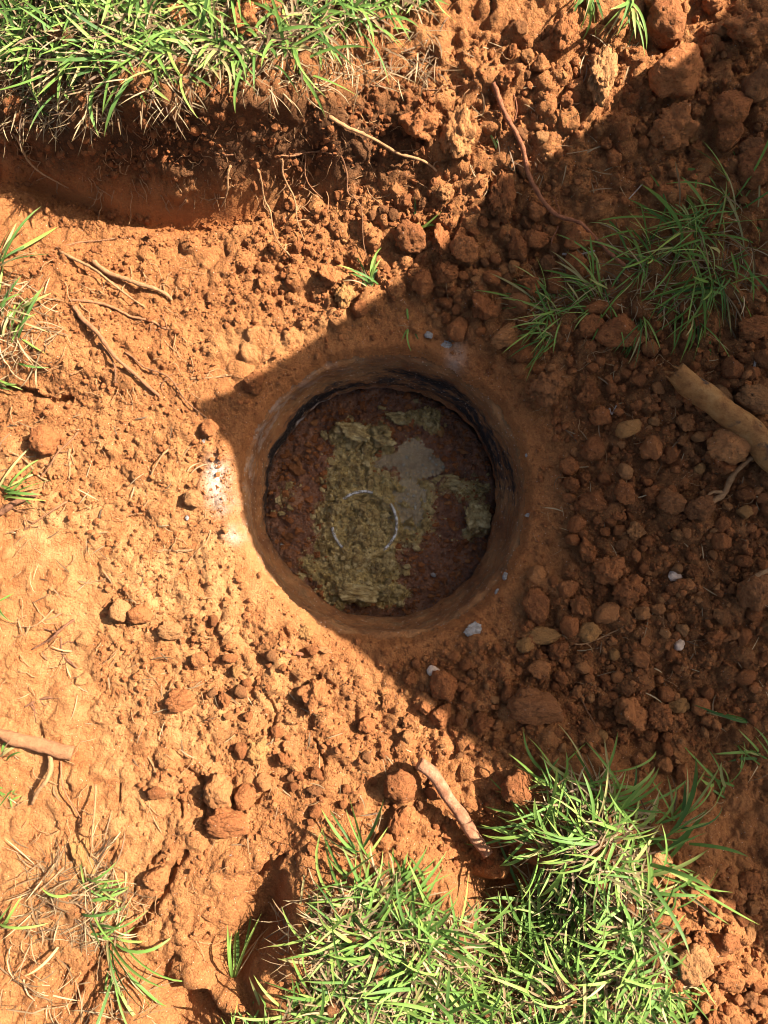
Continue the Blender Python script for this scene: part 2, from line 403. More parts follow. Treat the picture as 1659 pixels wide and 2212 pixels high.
# broken crust plates
plate = np.zeros_like(D)
for k in range(1500):
    px_, py_ = rng.uniform(xs_f[0], xs_f[-1]), rng.uniform(ys_f[0], ys_f[-1]); i = int((px_ - x0) / st); j = int((py_ - y0) / st)
    if rng.random() > .25 + flat[j, i] * 1.6 or rim_d[j, i] < .03 or m_cut[j, i] > .3: continue
    r = rng.uniform(.010, .030); wn = int(r * 1.5 / st) + 1
    sj, si = slice(max(0, j - wn), j + wn + 1), slice(max(0, i - wn), i + wn + 1)
    dx, dy = (X[sj, si] - px_) / r, (Y[sj, si] - py_) / r; a0 = rng.uniform(0, 6); dp = 0.0
    for q in range(6):
        a = a0 + 2 * PI * (q + rng.uniform(-.35, .35)) / 6
        dp = np.maximum(dp, (dx * math.cos(a) + dy * math.sin(a)) / rng.uniform(.55, 1.15))
    dp = dp + .10 * perlin3(X[sj, si] * 160, Y[sj, si] * 160, Z[sj, si])
    h = np.clip((1.05 - dp) * 5, 0, 1) * rng.uniform(.003, .0075) + np.clip(1 - dp, 0, 1) * (.0025 + rng.normal(0, .004) * dx + rng.normal(0, .004) * dy)
    plate[sj, si] = np.where(dp < 1.05, np.maximum(plate[sj, si] * .4, h), plate[sj, si])
D += plate * NZ ** 2
# crumbly facets pressed into the surface
D0 = blur(D, 2)
ns = 22000
rad = 0.0044 * (rng.pareto(2.0, ns) + 1); rad = np.clip(rad, 0, 0.021); rad[::-1].sort()
cxs = rng.uniform(xs_f[0], xs_f[-1], ns); cys = rng.uniform(ys_f[0], ys_f[-1], ns)
for k in range(ns):
    r = rad[k]; i = int((cxs[k] - x0) / st); j = int((cys[k] - y0) / st)
    if rng.random() > rough[j, i] ** 1.3 + 0.12: continue
    if rim_d[j, i] < r * .2: continue
    wn = int(r * 1.4 / st) + 1
    sj, si = slice(max(0, j - wn), j + wn + 1), slice(max(0, i - wn), i + wn + 1)
    dx, dy = (X[sj, si] - cxs[k]) / r, (Y[sj, si] - cys[k]) / r
    n_f = 6; a0 = rng.uniform(0, 2 * PI)
    dp = 0.0
    for q in range(n_f):
        a = a0 + 2 * PI * (q + rng.uniform(-.3, .3)) / n_f
        dp = np.maximum(dp, (dx * math.cos(a) + dy * math.sin(a)) / rng.uniform(.65, 1.15))
    dp = 0.6 * dp + 0.4 * np.hypot(dx, dy)
    tx, ty = rng.normal(0, .28, 2)
    h = np.minimum(1.0, np.clip(1.08 - dp, 0, 1) * 4.0) * (0.5 + 0.22 * np.clip(1 - dp, 0, 1) + tx * dx * .35 + ty * dy * .35)
    m = dp < 1.08
    am = rough[j, i] * rng.uniform(.7, 1.6) * float(NZ[j, i]) ** 2
    cur = D[sj, si]
    D[sj, si] = np.where(m, np.maximum(cur, cur * .35 + D0[sj, si] * .65 + h * r * am), cur)
# cracks and crevices in the sunlit crust
CRACKS = [([(435,1680),(450,1720),(440,1760),(460,1795),(480,1802)],6,.02),([(385,1720),(395,1765)],4,.014),([(400,1840),(370,1880),(350,1935),(310,1985),(280,2020)],7,.022),
 ([(320,1870),(345,1840)],5,.014),([(255,1695),(258,1730)],3,.01),([(215,2070),(175,2115),(155,2175)],6,.018),([(140,2090),(135,2130)],4,.012),([(200,2030),(220,2070)],4,.012),
 ([(550,1940),(540,1915),(575,1870),(615,1845)],7,.022),([(505,1725),(545,1740),(575,1705)],5,.014),([(0,835),(60,845),(120,865),(150,862)],6,.02),([(405,1660),(425,1680)],5,.014),
 ([(450,2010),(425,2030),(415,2065)],4,.012),([(295,1900),(290,1930)],3,.01),([(680,1600),(700,1640),(690,1680)],4,.012),([(570,1500),(600,1540),(585,1580)],4,.010)]
for pts, wpx, dep in CRACKS:
    best = np.full(U.shape, 1e9)
    Uw, Vw = U + 7 * perlin3(X * 70, Y * 70, Z), Vv + 7 * perlin3(X * 70 + 9, Y * 70, Z)
    for (xa, ya), (xb, yb) in zip(pts[:-1], pts[1:]):
        ex, ey = xb - xa, yb - ya
        t = np.clip(((Uw - xa) * ex + (Vw - ya) * ey) / (ex * ex + ey * ey), 0, 1)
        best = np.minimum(best, np.hypot(Uw - xa - t * ex, Vw - ya - t * ey))
    D -= dep * np.exp(-(best / wpx) ** 2)
ring_pin = 0.25 + 0.75 * sstep(0.0, 0.02, rim_d)
Z = Z - .020 * (1 - sstep(-.008, .012, rim_d)) ** 1.5
PX, PY, PZ = X + NX * D * ring_pin, Y + NY * D * ring_pin, Z + NZ * D * ring_pin
HGT = PZ.copy()                          # sampler
def H(x, y):
    fx = min(max((x - x0) / st, 0), nx - 1.001); fy = min(max((y - y0) / st, 0), ny - 1.001)
    i, j = int(fx), int(fy); a, b = fx - i, fy - j
    return float(HGT[j, i] * (1 - a) * (1 - b) + HGT[j, i + 1] * a * (1 - b) + HGT[j + 1, i] * (1 - a) * b + HGT[j + 1, i + 1] * a * b)
HS = blur(HGT, 5)
def Hs(x, y):
    i = min(max(int((x - x0) / st), 0), nx - 1); j = min(max(int((y - y0) / st), 0), ny - 1)
    return float(HS[j, i])
def NRM(x, y):
    i = min(max(int((x - x0) / st), 0), nx - 1); j = min(max(int((y - y0) / st), 0), ny - 1)
    return Vector((NX[j, i], NY[j, i], NZ[j, i]))
def at(px, py, smooth=False, lift=0.0):
    z = 0.05; fn = Hs if smooth else H
    for _ in range(9):
        p = unproj(px, py, z); z = 0.5 * z + 0.5 * (fn(p.x, p.y) + lift)
    p = unproj(px, py, z)
    return p

# graded outer grid: the same sheet carries on to the horizon
NP = 50
def grade(v, lo, hi):
    steps = list(np.arange(1, NP - 9) * .017)
    steps += [steps[-1] + q for q in (.05, .12, .25, .5, 1.0, 2.0, 4.0, 10.0, 50.0, 300.0)]
    steps = np.array(steps[:NP])
    return np.concatenate([lo - steps[::-1], v, hi + steps])
gxs, gys = grade(xs_f, xs_f[0], xs_f[-1]), grade(ys_f, ys_f[0], ys_f[-1])
GX, GY = np.meshgrid(gxs, gys)
def pad(A, sig=22):
    """carry a field past the detailed ground, smoothing it the farther it goes"""
    B = np.pad(A, NP, mode='edge'); S = np.pad(blur(A, sig), NP, mode='edge')
    kb = sstep(0.0, 0.06, dist)
    return B * (1 - kb) + S * kb
dist = np.hypot(np.maximum(np.maximum(xs_f[0] - GX, GX - xs_f[-1]), 0), np.maximum(np.maximum(ys_f[0] - GY, GY - ys_f[-1]), 0))
GZ = pad(PZ)
kk = sstep(0.0, 0.8, dist)
lawn_far = 0.15 + 0.012 * np.sin(GX * .7) * np.cos(GY * .6)
GZ = GZ * (1 - kk) + lawn_far * kk
GZ += sstep(0, .1, dist) * (1 - sstep(1.0, 4.0, dist)) * (.010 * fbm(GX * 9, GY * 9, GX * 0, 3) + .010 * np.abs(fbm(GX * 26, GY * 26, GX * 0 + 4, 3)))
meadow = sstep(.10, .45, dist + .12 * perlin3(GX * 4, GY * 4, GX * 0))
def HO(x, y):
    i = min(max(int(np.searchsorted(gxs, x)) - 1, 0), len(gxs) - 2); j = min(max(int(np.searchsorted(gys, y)) - 1, 0), len(gys) - 2)
    return float(GZ[j, i])
GX[NP:-NP, NP:-NP] = PX; GY[NP:-NP, NP:-NP] = PY; GZ[NP:-NP, NP:-NP] = PZ
NXg, NYg = len(gxs), len(gys)
idx = np.arange(NXg * NYg).reshape(NYg, NXg)
quads = np.stack([idx[:-1, :-1], idx[:-1, 1:], idx[1:, 1:], idx[1:, :-1]], -1).reshape(-1, 4)
RRg = np.pad(rim_d, NP, constant_values=1.0).ravel()
keep = (RRg[quads] > -0.0075).all(1)
quads = quads[keep]
me = mesh_from('ground', np.stack([GX, GY, GZ], -1).reshape(-1, 3), quads)
organic_shade = np.clip(0.95 * m_lawn_top + 0.75 * m_lawn_bot + 1.0 * wl * (1 - sstep(325, 425, Vv - 0.03 * U + 30 * perlin3(X * 14, Y * 14, Z))) * (1 - .75 * sstep(760, 1050, U)) - m_cut
                  + .38 * poly_mask([(1180,560),(1700,500),(1700,1640),(1250,1600),(1130,1450),(1240,1250),(1250,950)], 60) + 0.5 * blob(120, 1980, 130, 90) + 0.4 * blob(30, 700, 60, 90), 0, 1)  # right-hand polygon darkens the soil, painting shade into gaps between clods
pale = np.clip(1.0 * blob(470, 1030, 24, 34) + 0.6 * blob(480, 1085, 26, 24) + .55 * blob(505, 1155, 22, 18) + 0.4 * blob(985, 770, 18, 40), 0, 1)
clay = np.clip(m_cut + .35 * compact + .3 * smooth_ring, 0, 1)
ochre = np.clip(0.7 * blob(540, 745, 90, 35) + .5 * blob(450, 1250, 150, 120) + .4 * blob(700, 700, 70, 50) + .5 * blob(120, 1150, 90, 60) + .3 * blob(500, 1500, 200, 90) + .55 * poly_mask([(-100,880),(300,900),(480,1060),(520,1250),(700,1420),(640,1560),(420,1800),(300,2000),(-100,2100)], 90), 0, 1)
for nme, A in (('organic_shade', organic_shade), ('pale', pale), ('clay', clay), ('ochre', ochre)):
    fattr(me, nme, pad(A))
fattr(me, 'meadow', meadow)
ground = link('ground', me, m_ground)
tag(ground, 'dug over red clay soil surrounding the round opening', kind='structure')

# ------------------------------------------------------------------ concrete opening
def mat_shaft():
    N = NT('muddy_concrete'); vec = N.coord()
    c = N.ramp(N.noise(vec, 14, 6, 0.65), [(0.3, (0.13, 0.048, 0.018)), (0.5, (0.26, 0.104, 0.034)), (0.72, (0.35, 0.168, 0.062))])
    mp = N.n('ShaderNodeMapping'); mp.inputs['Scale'].default_value = (1, 1, 5); N.l(vec, mp.inputs['Vector'])
    streak = N.noise(mp.outputs[0], 22, 5, 0.6)
    c = N.mix(N.math('MULTIPLY', N.fr(streak, 0.48, 0.72), 0.7), c, (0.15, 0.095, 0.045))
    tar_dark = N.attr('tar_dark'); con = N.attr('bare')
    c = N.mix(N.math('MULTIPLY', con, N.fr(N.noise(vec, 30, 5, 0.7), 0.45, 0.6)), c, (0.42, 0.36, 0.30))
    tf = N.fr(N.math('ADD', tar_dark, N.math('MULTIPLY', N.math('SUBTRACT', N.noise(mp.outputs[0], 26, 6, 0.72), 0.5), 2.1)), 0.40, 0.80)
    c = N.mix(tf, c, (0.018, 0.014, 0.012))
    v = N.voro(vec, 260)
    sep = N.n('ShaderNodeSeparateColor'); N.l(v.outputs['Color'], sep.inputs[0])
    sp = N.math('MULTIPLY', N.math('GREATER_THAN', sep.outputs[0], 0.90), N.math('LESS_THAN', v.outputs['Distance'], 0.36))
    c = N.mix(N.math('MULTIPLY', sp, 0.6), c, (0.48, 0.36, 0.26))
    ro = N.mix(tf, (0.85,) * 3, (0.5,) * 3)
    return N.fin(c, ro, soil_bump(N, vec, 0.8, 0.45, 0.5), 0.25)
m_shaft = mat_shaft()
FLOOR_Z = -0.228
prof = [(RIM + .014, -.022), (RIM + .002, -.022), (RIM - .006, -.024), (RIM - .012, -.035), (RIM - .013, -.065), (RIM - .013, -.095), (RIM - .015, -.118), (RIM - .023, -.132), (RIM - .030, -.142), (RIM - .032, -.160), (RIM - .032, -.185), (RIM - .028, -.203), (RIM - .012, -.215), (RIM - .010, -.27), (RIM - .010, -.40)]
pr = np.array(prof); seg = np.cumsum(np.r_[0, np.hypot(*np.diff(pr, axis=0).T)])
tt = np.linspace(0, seg[-1], 150)
pr_r, pr_z = np.interp(tt, seg, pr[:, 0]), np.interp(tt, seg, pr[:, 1])
pr_r = np.convolve(np.pad(pr_r, 3, mode='edge'), np.ones(7) / 7, 'valid'); pr_z = np.convolve(np.pad(pr_z, 3, mode='edge'), np.ones(7) / 7, 'valid')
NA = 420
AA, RRs = np.meshgrid(np.linspace(0, 2 * PI, NA, endpoint=False), pr_r); _, ZZ = np.meshgrid(np.arange(NA), pr_z)
cx_, sx_ = np.cos(AA), np.sin(AA)
wob = 0.008 * fbm(cx_ * 2.2, sx_ * 2.2, ZZ * 6, 3) + 0.0034 * fbm(cx_ * 12, sx_ * 12, ZZ * 55, 4, .6)
fade = sstep(0.002, -0.02, ZZ) if False else np.clip(-ZZ / 0.03, 0, 1)
R2 = RRs + wob * (0.25 + 0.75 * fade)
SV = np.stack([hc.x + R2 * cx_, hc.y + R2 * sx_, ZZ + 0.002 * fbm(cx_ * 9, sx_ * 9, ZZ * 40, 2) * fade], -1).reshape(-1, 3)
ix = np.arange(len(tt) * NA).reshape(len(tt), NA)
SQ = np.stack([ix[:-1], np.roll(ix, -1, 1)[:-1], np.roll(ix, -1, 1)[1:], ix[1:]], -1).reshape(-1, 4)[:, ::-1]
shaft = empty('tank_opening', (hc.x, hc.y, 0))
tag(shaft, 'round mud smeared concrete tank opening sunk in the red soil', 'tank opening')
SV2 = SV - np.array([hc.x, hc.y, 0])
nr = np.where(tt <= np.interp(-0.128, -pr_z[::1] * -1, tt) if False else pr_z > -0.128)[0].max()
deg = np.degrees(AA)
def lobe(c, wd): return np.exp(-((((deg - c + 180) % 360) - 180) / wd) ** 2)
tar_dark = .92 * (lobe(68, 30) * np.exp(-((ZZ + .105) / .028) ** 2) * 1.0 + lobe(110, 60) * np.exp(-((ZZ + .150) / .018) ** 2) * .62 + lobe(30, 30) * np.exp(-((ZZ + .15) / .03) ** 2) * .9
       + lobe(150, 45) * np.exp(-((ZZ + .165) / .035) ** 2) * .9 + lobe(10, 22) * np.exp(-((ZZ + .10) / .03) ** 2) * .7 + lobe(195, 25) * np.exp(-((ZZ + .19) / .02) ** 2) * .8 + (ZZ < -.200) * .5)  # last term darkens the wall all round below the lip
bare = lobe(135, 40) * np.exp(-((ZZ + .185) / .012) ** 2) * 1.0 + lobe(180, 40) * np.exp(-((ZZ + .195) / .010) ** 2) + lobe(150, 40) * (ZZ > -.10) * .35 + lobe(60, 14) * (ZZ > -.01) * .5
for nm, r0, r1 in (('mud_smeared_wall', 0, nr + 1), ('inner_lip', nr, len(tt))):
    sub = SV2.reshape(len(tt), NA, 3)[r0:r1].reshape(-1, 3)
    k_ = r1 - r0; ii = np.arange(k_ * NA).reshape(k_, NA)
    q = np.stack([ii[:-1], np.roll(ii, -1, 1)[:-1], np.roll(ii, -1, 1)[1:], ii[1:]], -1).reshape(-1, 4)[:, ::-1]
    mm = mesh_from(nm, sub, q)
    fattr(mm, 'tar_dark', tar_dark[r0:r1]); fattr(mm, 'bare', bare[r0:r1])
    link(nm, mm, m_shaft, shaft)

# ------------------------------------------------------------------ mud floor of the tank
def fpx(cx, cy): return 415 + cx * 0.479, 691 + cy * 0.479      # close-up of the opening -> picture
fs = 0.0022
fx = np.arange(hc.x - RIM, hc.x + RIM + .001, fs); fy = np.arange(hc.y - RIM, hc.y + RIM + .001, fs)
FX, FY = np.meshgrid(fx, fy); FZ0 = np.full(FX.shape, FLOOR_Z)
FU, FV = project(FX, FY, FZ0)
CUx, CVy = (FU - 415) / .479, (FV - 691) / .479
def cb(x, y, rx, ry=None, p=1.0):
    ry = ry or rx
    return np.exp(-((((CUx - x) / rx) ** 2 + ((CVy - y) / ry) ** 2) ** p))
warp = 45 * fbm(FX * 18, FY * 18, FZ0, 3)
CUx = CUx + warp; CVy = CVy + 45 * fbm(FX * 18 + 7, FY * 18, FZ0, 3)
olive = np.clip(1.2 * cb(740, 540, 130, 75, 1.5) + .9 * cb(860, 540, 80, 45) + 1.1 * cb(740, 720, 130, 140, 1.5) + 1.2 * cb(760, 910, 190, 170, 2) + 1.2 * cb(740, 1110, 190, 130, 1.6) + 1.2 * cb(800, 1240, 190, 65, 1.6)
                + 1.0 * cb(980, 430, 110, 45) + .9 * cb(1090, 470, 60, 50) + .9 * cb(1280, 900, 80, 120) + .8 * cb(1000, 930, 100, 110) + .7 * cb(1230, 740, 110, 60) + .5 * cb(430, 800, 70, 90) + .6 * cb(500, 1120, 60, 60) + .8*cb(1000,760,110,110), 0, 1)
rough_f = fbm(FX * 60, FY * 60, FZ0, 4, .6)
FZ = FLOOR_Z + 0.008 * fbm(FX * 14, FY * 14, FZ0, 3) + 0.005 * rough_f
FZ += olive * (0.002 + 0.032 * np.abs(fbm(FX * 30, FY * 30, FZ0 + 3, 4, .6)) + .006 * fbm(FX * 95, FY * 95, FZ0, 3, .65))
FZ += .03 * cb(730, 510, 90, 60) + .02 * cb(880, 550, 60, 40) + .025 * cb(740, 1225, 110, 50) + .03 * cb(1280, 890, 60, 70) + .018 * cb(1100, 460, 90, 50) + .016 * cb(1150, 720, 80, 35) + .014 * cb(430, 800, 60, 80) + .015 * cb(600, 620, 100, 60)
pud = np.clip(cb(960, 620, 120, 70, 2) + cb(1060, 660, 90, 40, 2) + cb(985, 770, 75, 130, 2) + cb(960, 890, 50, 60, 2), 0, 1)
FZ -= 0.022 * pud * (1 - .5 * np.clip(fbm(FX * 45, FY * 45, FZ0 + 6, 3), 0, 1))
# pipe end standing in the sludge
pc = unproj(415 + 778 * .479, 691 + 918 * .479, -0.206); PR = 0.0715
pd = np.hypot(FX - pc.x, FY - pc.y); pa = np.degrees(np.arctan2(FY - pc.y, FX - pc.x)) % 360
TOPZ = -0.206
lob = lambda c, w_: np.exp(-((((pa - c + 180) % 360) - 180) / w_) ** 4)
vis = np.clip(lob(103, 30) + lob(352, 50) + lob(207, 22), 0, 1)
band = np.exp(-((pd - PR) / .011) ** 2)
tgt = np.where(vis > .5, TOPZ - .007, TOPZ + .006 + .004 * rough_f)
FZ = FZ * (1 - band) + tgt * band
ins_ = pd < PR - .008
FZ = np.where(ins_, np.minimum(FZ, TOPZ - .004 + .003 * rough_f) - .005 * vis, FZ)
fr_ = np.hypot(FX - hc.x, FY - hc.y)
FZ -= 0.016 * sstep(RIM - .026, RIM - .010, fr_ + .004 * rough_f)
# chunks of crumbling mud pressed in
for k in range(2600):
    x, y = rng.uniform(fx[0], fx[-1]), rng.uniform(fy[0], fy[-1])
    if math.hypot(x - hc.x, y - hc.y) > RIM - .03: continue
    i, j = int((x - fx[0]) / fs), int((y - fy[0]) / fs)
    if pud[j, i] > .3 or band[j, i] > .15: continue
    r = min(.0028 * (rng.pareto(2.2) + 1), .013); wn = int(r * 1.4 / fs) + 1
    sj, si = slice(max(0, j - wn), j + wn + 1), slice(max(0, i - wn), i + wn + 1)
    dx, dy = (FX[sj, si] - x) / r, (FY[sj, si] - y) / r
    dp = 0.0; a0 = rng.uniform(0, 6)
    for q in range(5):
        a = a0 + 2 * PI * (q + rng.uniform(-.3, .3)) / 5
        dp = np.maximum(dp, (dx * math.cos(a) + dy * math.sin(a)) / rng.uniform(.6, 1.15))
    h = np.minimum(1, np.clip(1.05 - dp, 0, 1) * 2) * (.55 + rng.normal(0, .2) * dx * .5) * r
    FZ[sj, si] = np.maximum(FZ[sj, si], FZ[j, i] * .3 + FZ[sj, si] * .7 + h * .9)
fi = np.arange(FX.size).reshape(FX.shape)
fq = np.stack([fi[:-1, :-1], fi[:-1, 1:], fi[1:, 1:], fi[1:, :-1]], -1).reshape(-1, 4)
fq = fq[(fr_.ravel()[fq] < RIM - .004).all(1)]
def mat_mud():
    N = NT('wet_sludge'); vec = N.coord()
    mud = N.ramp(N.noise(vec, 26, 6, .65), [(.3, (.12, .046, .020)), (.52, (.27, .108, .046)), (.72, (.40, .19, .09))])
    ol = N.ramp(N.noise(vec, 75, 6, .7), [(.26, (.08, .048, .016)), (.38, (.32, .20, .058)), (.52, (.56, .385, .125)), (.66, (.72, .57, .27))])
    f = N.fr(N.math('ADD', N.attr('olive'), N.math('MULTIPLY', N.math('SUBTRACT', N.noise(vec, 60, 5, .7), .5), .9)), .42, .60)
    c = N.mix(f, mud, ol)
    v = N.voro(vec, 330); sep = N.n('ShaderNodeSeparateColor'); N.l(v.outputs['Color'], sep.inputs[0])
    sp = N.math('MULTIPLY', N.math('GREATER_THAN', sep.outputs[0], .94), N.math('LESS_THAN', v.outputs['Distance'], .35))
    c = N.mix(N.math('MULTIPLY', sp, .6), c, (.42, .36, .30))
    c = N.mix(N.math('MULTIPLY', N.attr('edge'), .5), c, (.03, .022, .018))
    ro = N.ramp(N.noise(vec, 30, 4), [(.35, (.16,) * 3), (.65, (.6,) * 3)])
    return N.fin(c, ro, soil_bump(N, vec, 1, .9, .7), .6)
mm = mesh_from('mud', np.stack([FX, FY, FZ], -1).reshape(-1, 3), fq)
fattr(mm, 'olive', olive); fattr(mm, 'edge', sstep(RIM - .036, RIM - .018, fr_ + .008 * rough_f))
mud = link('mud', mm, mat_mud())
tag(mud, 'wet red mud and olive sludge at the bottom of the opening', kind='structure')
def HF(x, y):
    i = min(max(int((x - fx[0]) / fs), 0), len(fx) - 1); j = min(max(int((y - fy[0]) / fs), 0), len(fy) - 1)
    return float(FZ[j, i])
def atf(cx, cy):
    px, py = fpx(cx, cy); z = FLOOR_Z
    for _ in range(6):
        p = unproj(px, py, z); z = .5 * z + .5 * HF(p.x, p.y)
    return unproj(px, py, z)
# murky puddle
pm = blur(np.clip(pud, 0, 1), 2) > .12
wq = fq[pm.ravel()[fq].any(1)]
used, inv = np.unique(wq, return_inverse=True)
wz = np.full(len(used), FLOOR_Z - .001)
wv = np.stack([FX.ravel()[used], FY.ravel()[used], wz + .0007 * fbm(FX.ravel()[used] * 60, FY.ravel()[used] * 60, wz, 2)], -1)
def mat_water():
    N = NT('murky_water'); vec = N.coord()
    c = N.ramp(N.noise(vec, 28, 4), [(.35, (.22, .14, .05)), (.65, (.36, .25, .11))])
    N.b.inputs['Alpha'].default_value = .62
    return N.fin(c, .12, N.bump(N.noise(vec, 120, 4), .5, .006), .5)
water = link('water', mesh_from('water', wv, inv.reshape(-1, 4)), mat_water())
tag(water, 'murky grey brown puddle lying among the sludge', kind='structure')

# ------------------------------------------------------------------ rock / clod shapes
import bmesh
def ico(sub):
    bm = bmesh.new(); bmesh.ops.create_icosphere(bm, subdivisions=sub, radius=1)
    V_ = np.array([v.co[:] for v in bm.verts]); F_ = np.array([[v.index for v in f.verts] for f in bm.faces]); bm.free()
    return V_, F_
def hull_shape(seed, n):
    g = np.random.default_rng(seed); bm = bmesh.new()
    for k in range(n):
        v = g.normal(size=3); v /= np.linalg.norm(v); bm.verts.new(v * g.uniform(.78, 1.08))
    r_ = bmesh.ops.convex_hull(bm, input=bm.verts)
    bmesh.ops.delete(bm, geom=[e for e in r_['geom_interior'] if isinstance(e, bmesh.types.BMVert)], context='VERTS')
    bm.verts.index_update(); bmesh.ops.triangulate(bm, faces=bm.faces[:])
    V_ = np.array([v.co[:] for v in bm.verts]); F_ = np.array([[v.index for v in f.verts] for f in bm.faces]); bm.free()
    return V_, F_
ICO = {s: ico(s) for s in (1, 2, 3, 4)}
def clod_shape(sub, seed, lumpy=0.5, planes=11):
    g = np.random.default_rng(seed); V_, F_ = ICO[sub]
    n = g.normal(size=(planes, 3)); n /= np.linalg.norm(n, axis=1)[:, None]
    d = g.uniform(.62, 1.0, planes)
    dots = V_ @ n.T
    rr = np.where(dots > .05, d / np.maximum(dots, .05), 9)
    rr = np.concatenate([rr, np.full((len(V_), 1), 1.08)], 1)
    kx = 42.0
    r = -np.log(np.exp(-kx * rr).sum(1)) / kx
    W = V_ + seed * 3.7
    r = r * (1 + lumpy * .17 * fbm(W[:, 0] * 1.6, W[:, 1] * 1.6, W[:, 2] * 1.6, 3))
    r = r * (1 - lumpy * .16 * np.abs(fbm(W[:, 0] * 4, W[:, 1] * 4, W[:, 2] * 4, 3)))
    if sub > 2: r = r * (1 + (.02 + .018 * lumpy) * fbm(W[:, 0] * 11, W[:, 1] * 11, W[:, 2] * 11, 2, .7))
    return V_ * r[:, None], F_
class Clods: pass
MATS = {'r': m_clod, 'b': m_clod_b, 'y': m_clod_y, 'p': m_clod_p, 'w': m_white, 'k': m_pink}
_cache = {}
def clod_mesh(kind, var, mat):
    key = (kind, var, mat)
    if key not in _cache:
        if kind == 'big': V_, F_ = clod_shape(4, 100 + var, 1.1, 10)
        elif kind == 'crumbly': V_, F_ = clod_shape(4, 300 + var, 2.3, 12)
        elif kind == 'angular': V_, F_ = clod_shape(4, 500 + var, .5, 7)
        else: V_, F_ = clod_shape(4, 200 + var, 1.0, 9)
        _cache[key] = mesh_from('clod_' + kind, V_ * .02, F_)       # modelled at 2 cm so the grain has its true size
        _cache[key].materials.append(MATS[mat])
    return _cache[key]
placed = []
def put_clod(px, py, rx, ry=None, rot=None, kind=None, mat='r', sink=.25, flat=.88, name='soil_clod', on=None):
    ry = ry or rx
    p = on if on else at(px, py, True)
    s = (CAM_Z - p.z) / F
    ax, ay = rx * s, ry * s
    az = min(ax, ay) * flat
    kind = kind or ('big' if max(rx, ry) > 27 else 'normal')
    o = link(name, clod_mesh(kind, random.randrange(7), mat))
    o.scale = (ax / .0185, ay / .0185, az / .0185)
    o.rotation_euler = (random.uniform(-.15, .15), random.uniform(-.15, .15), (-math.radians(rot)) if rot is not None else random.uniform(-.5, .5))
    o.location = (p.x, p.y, p.z + az * (1 - 2 * sink))
    placed.append((px, py, max(rx, ry)))
    return o
def Z2(x, y): return 829.5 + x * .5, y * .5
def Z3(x, y): return x * .5, 484 + y * .5
def Z4(x, y): return 829.5 + x * .5, 484 + y * .5
def Z5(x, y): return x * .5, 1037 + y * .5
def Z6(x, y): return 829.5 + x * .5, 1037 + y * .5
def Z7(x, y): return x * .5, 1590 + y * .5
def Z8(x, y): return 829.5 + x * .5, 1590 + y * .5
def Z1(x, y): return x * .5, y * .5

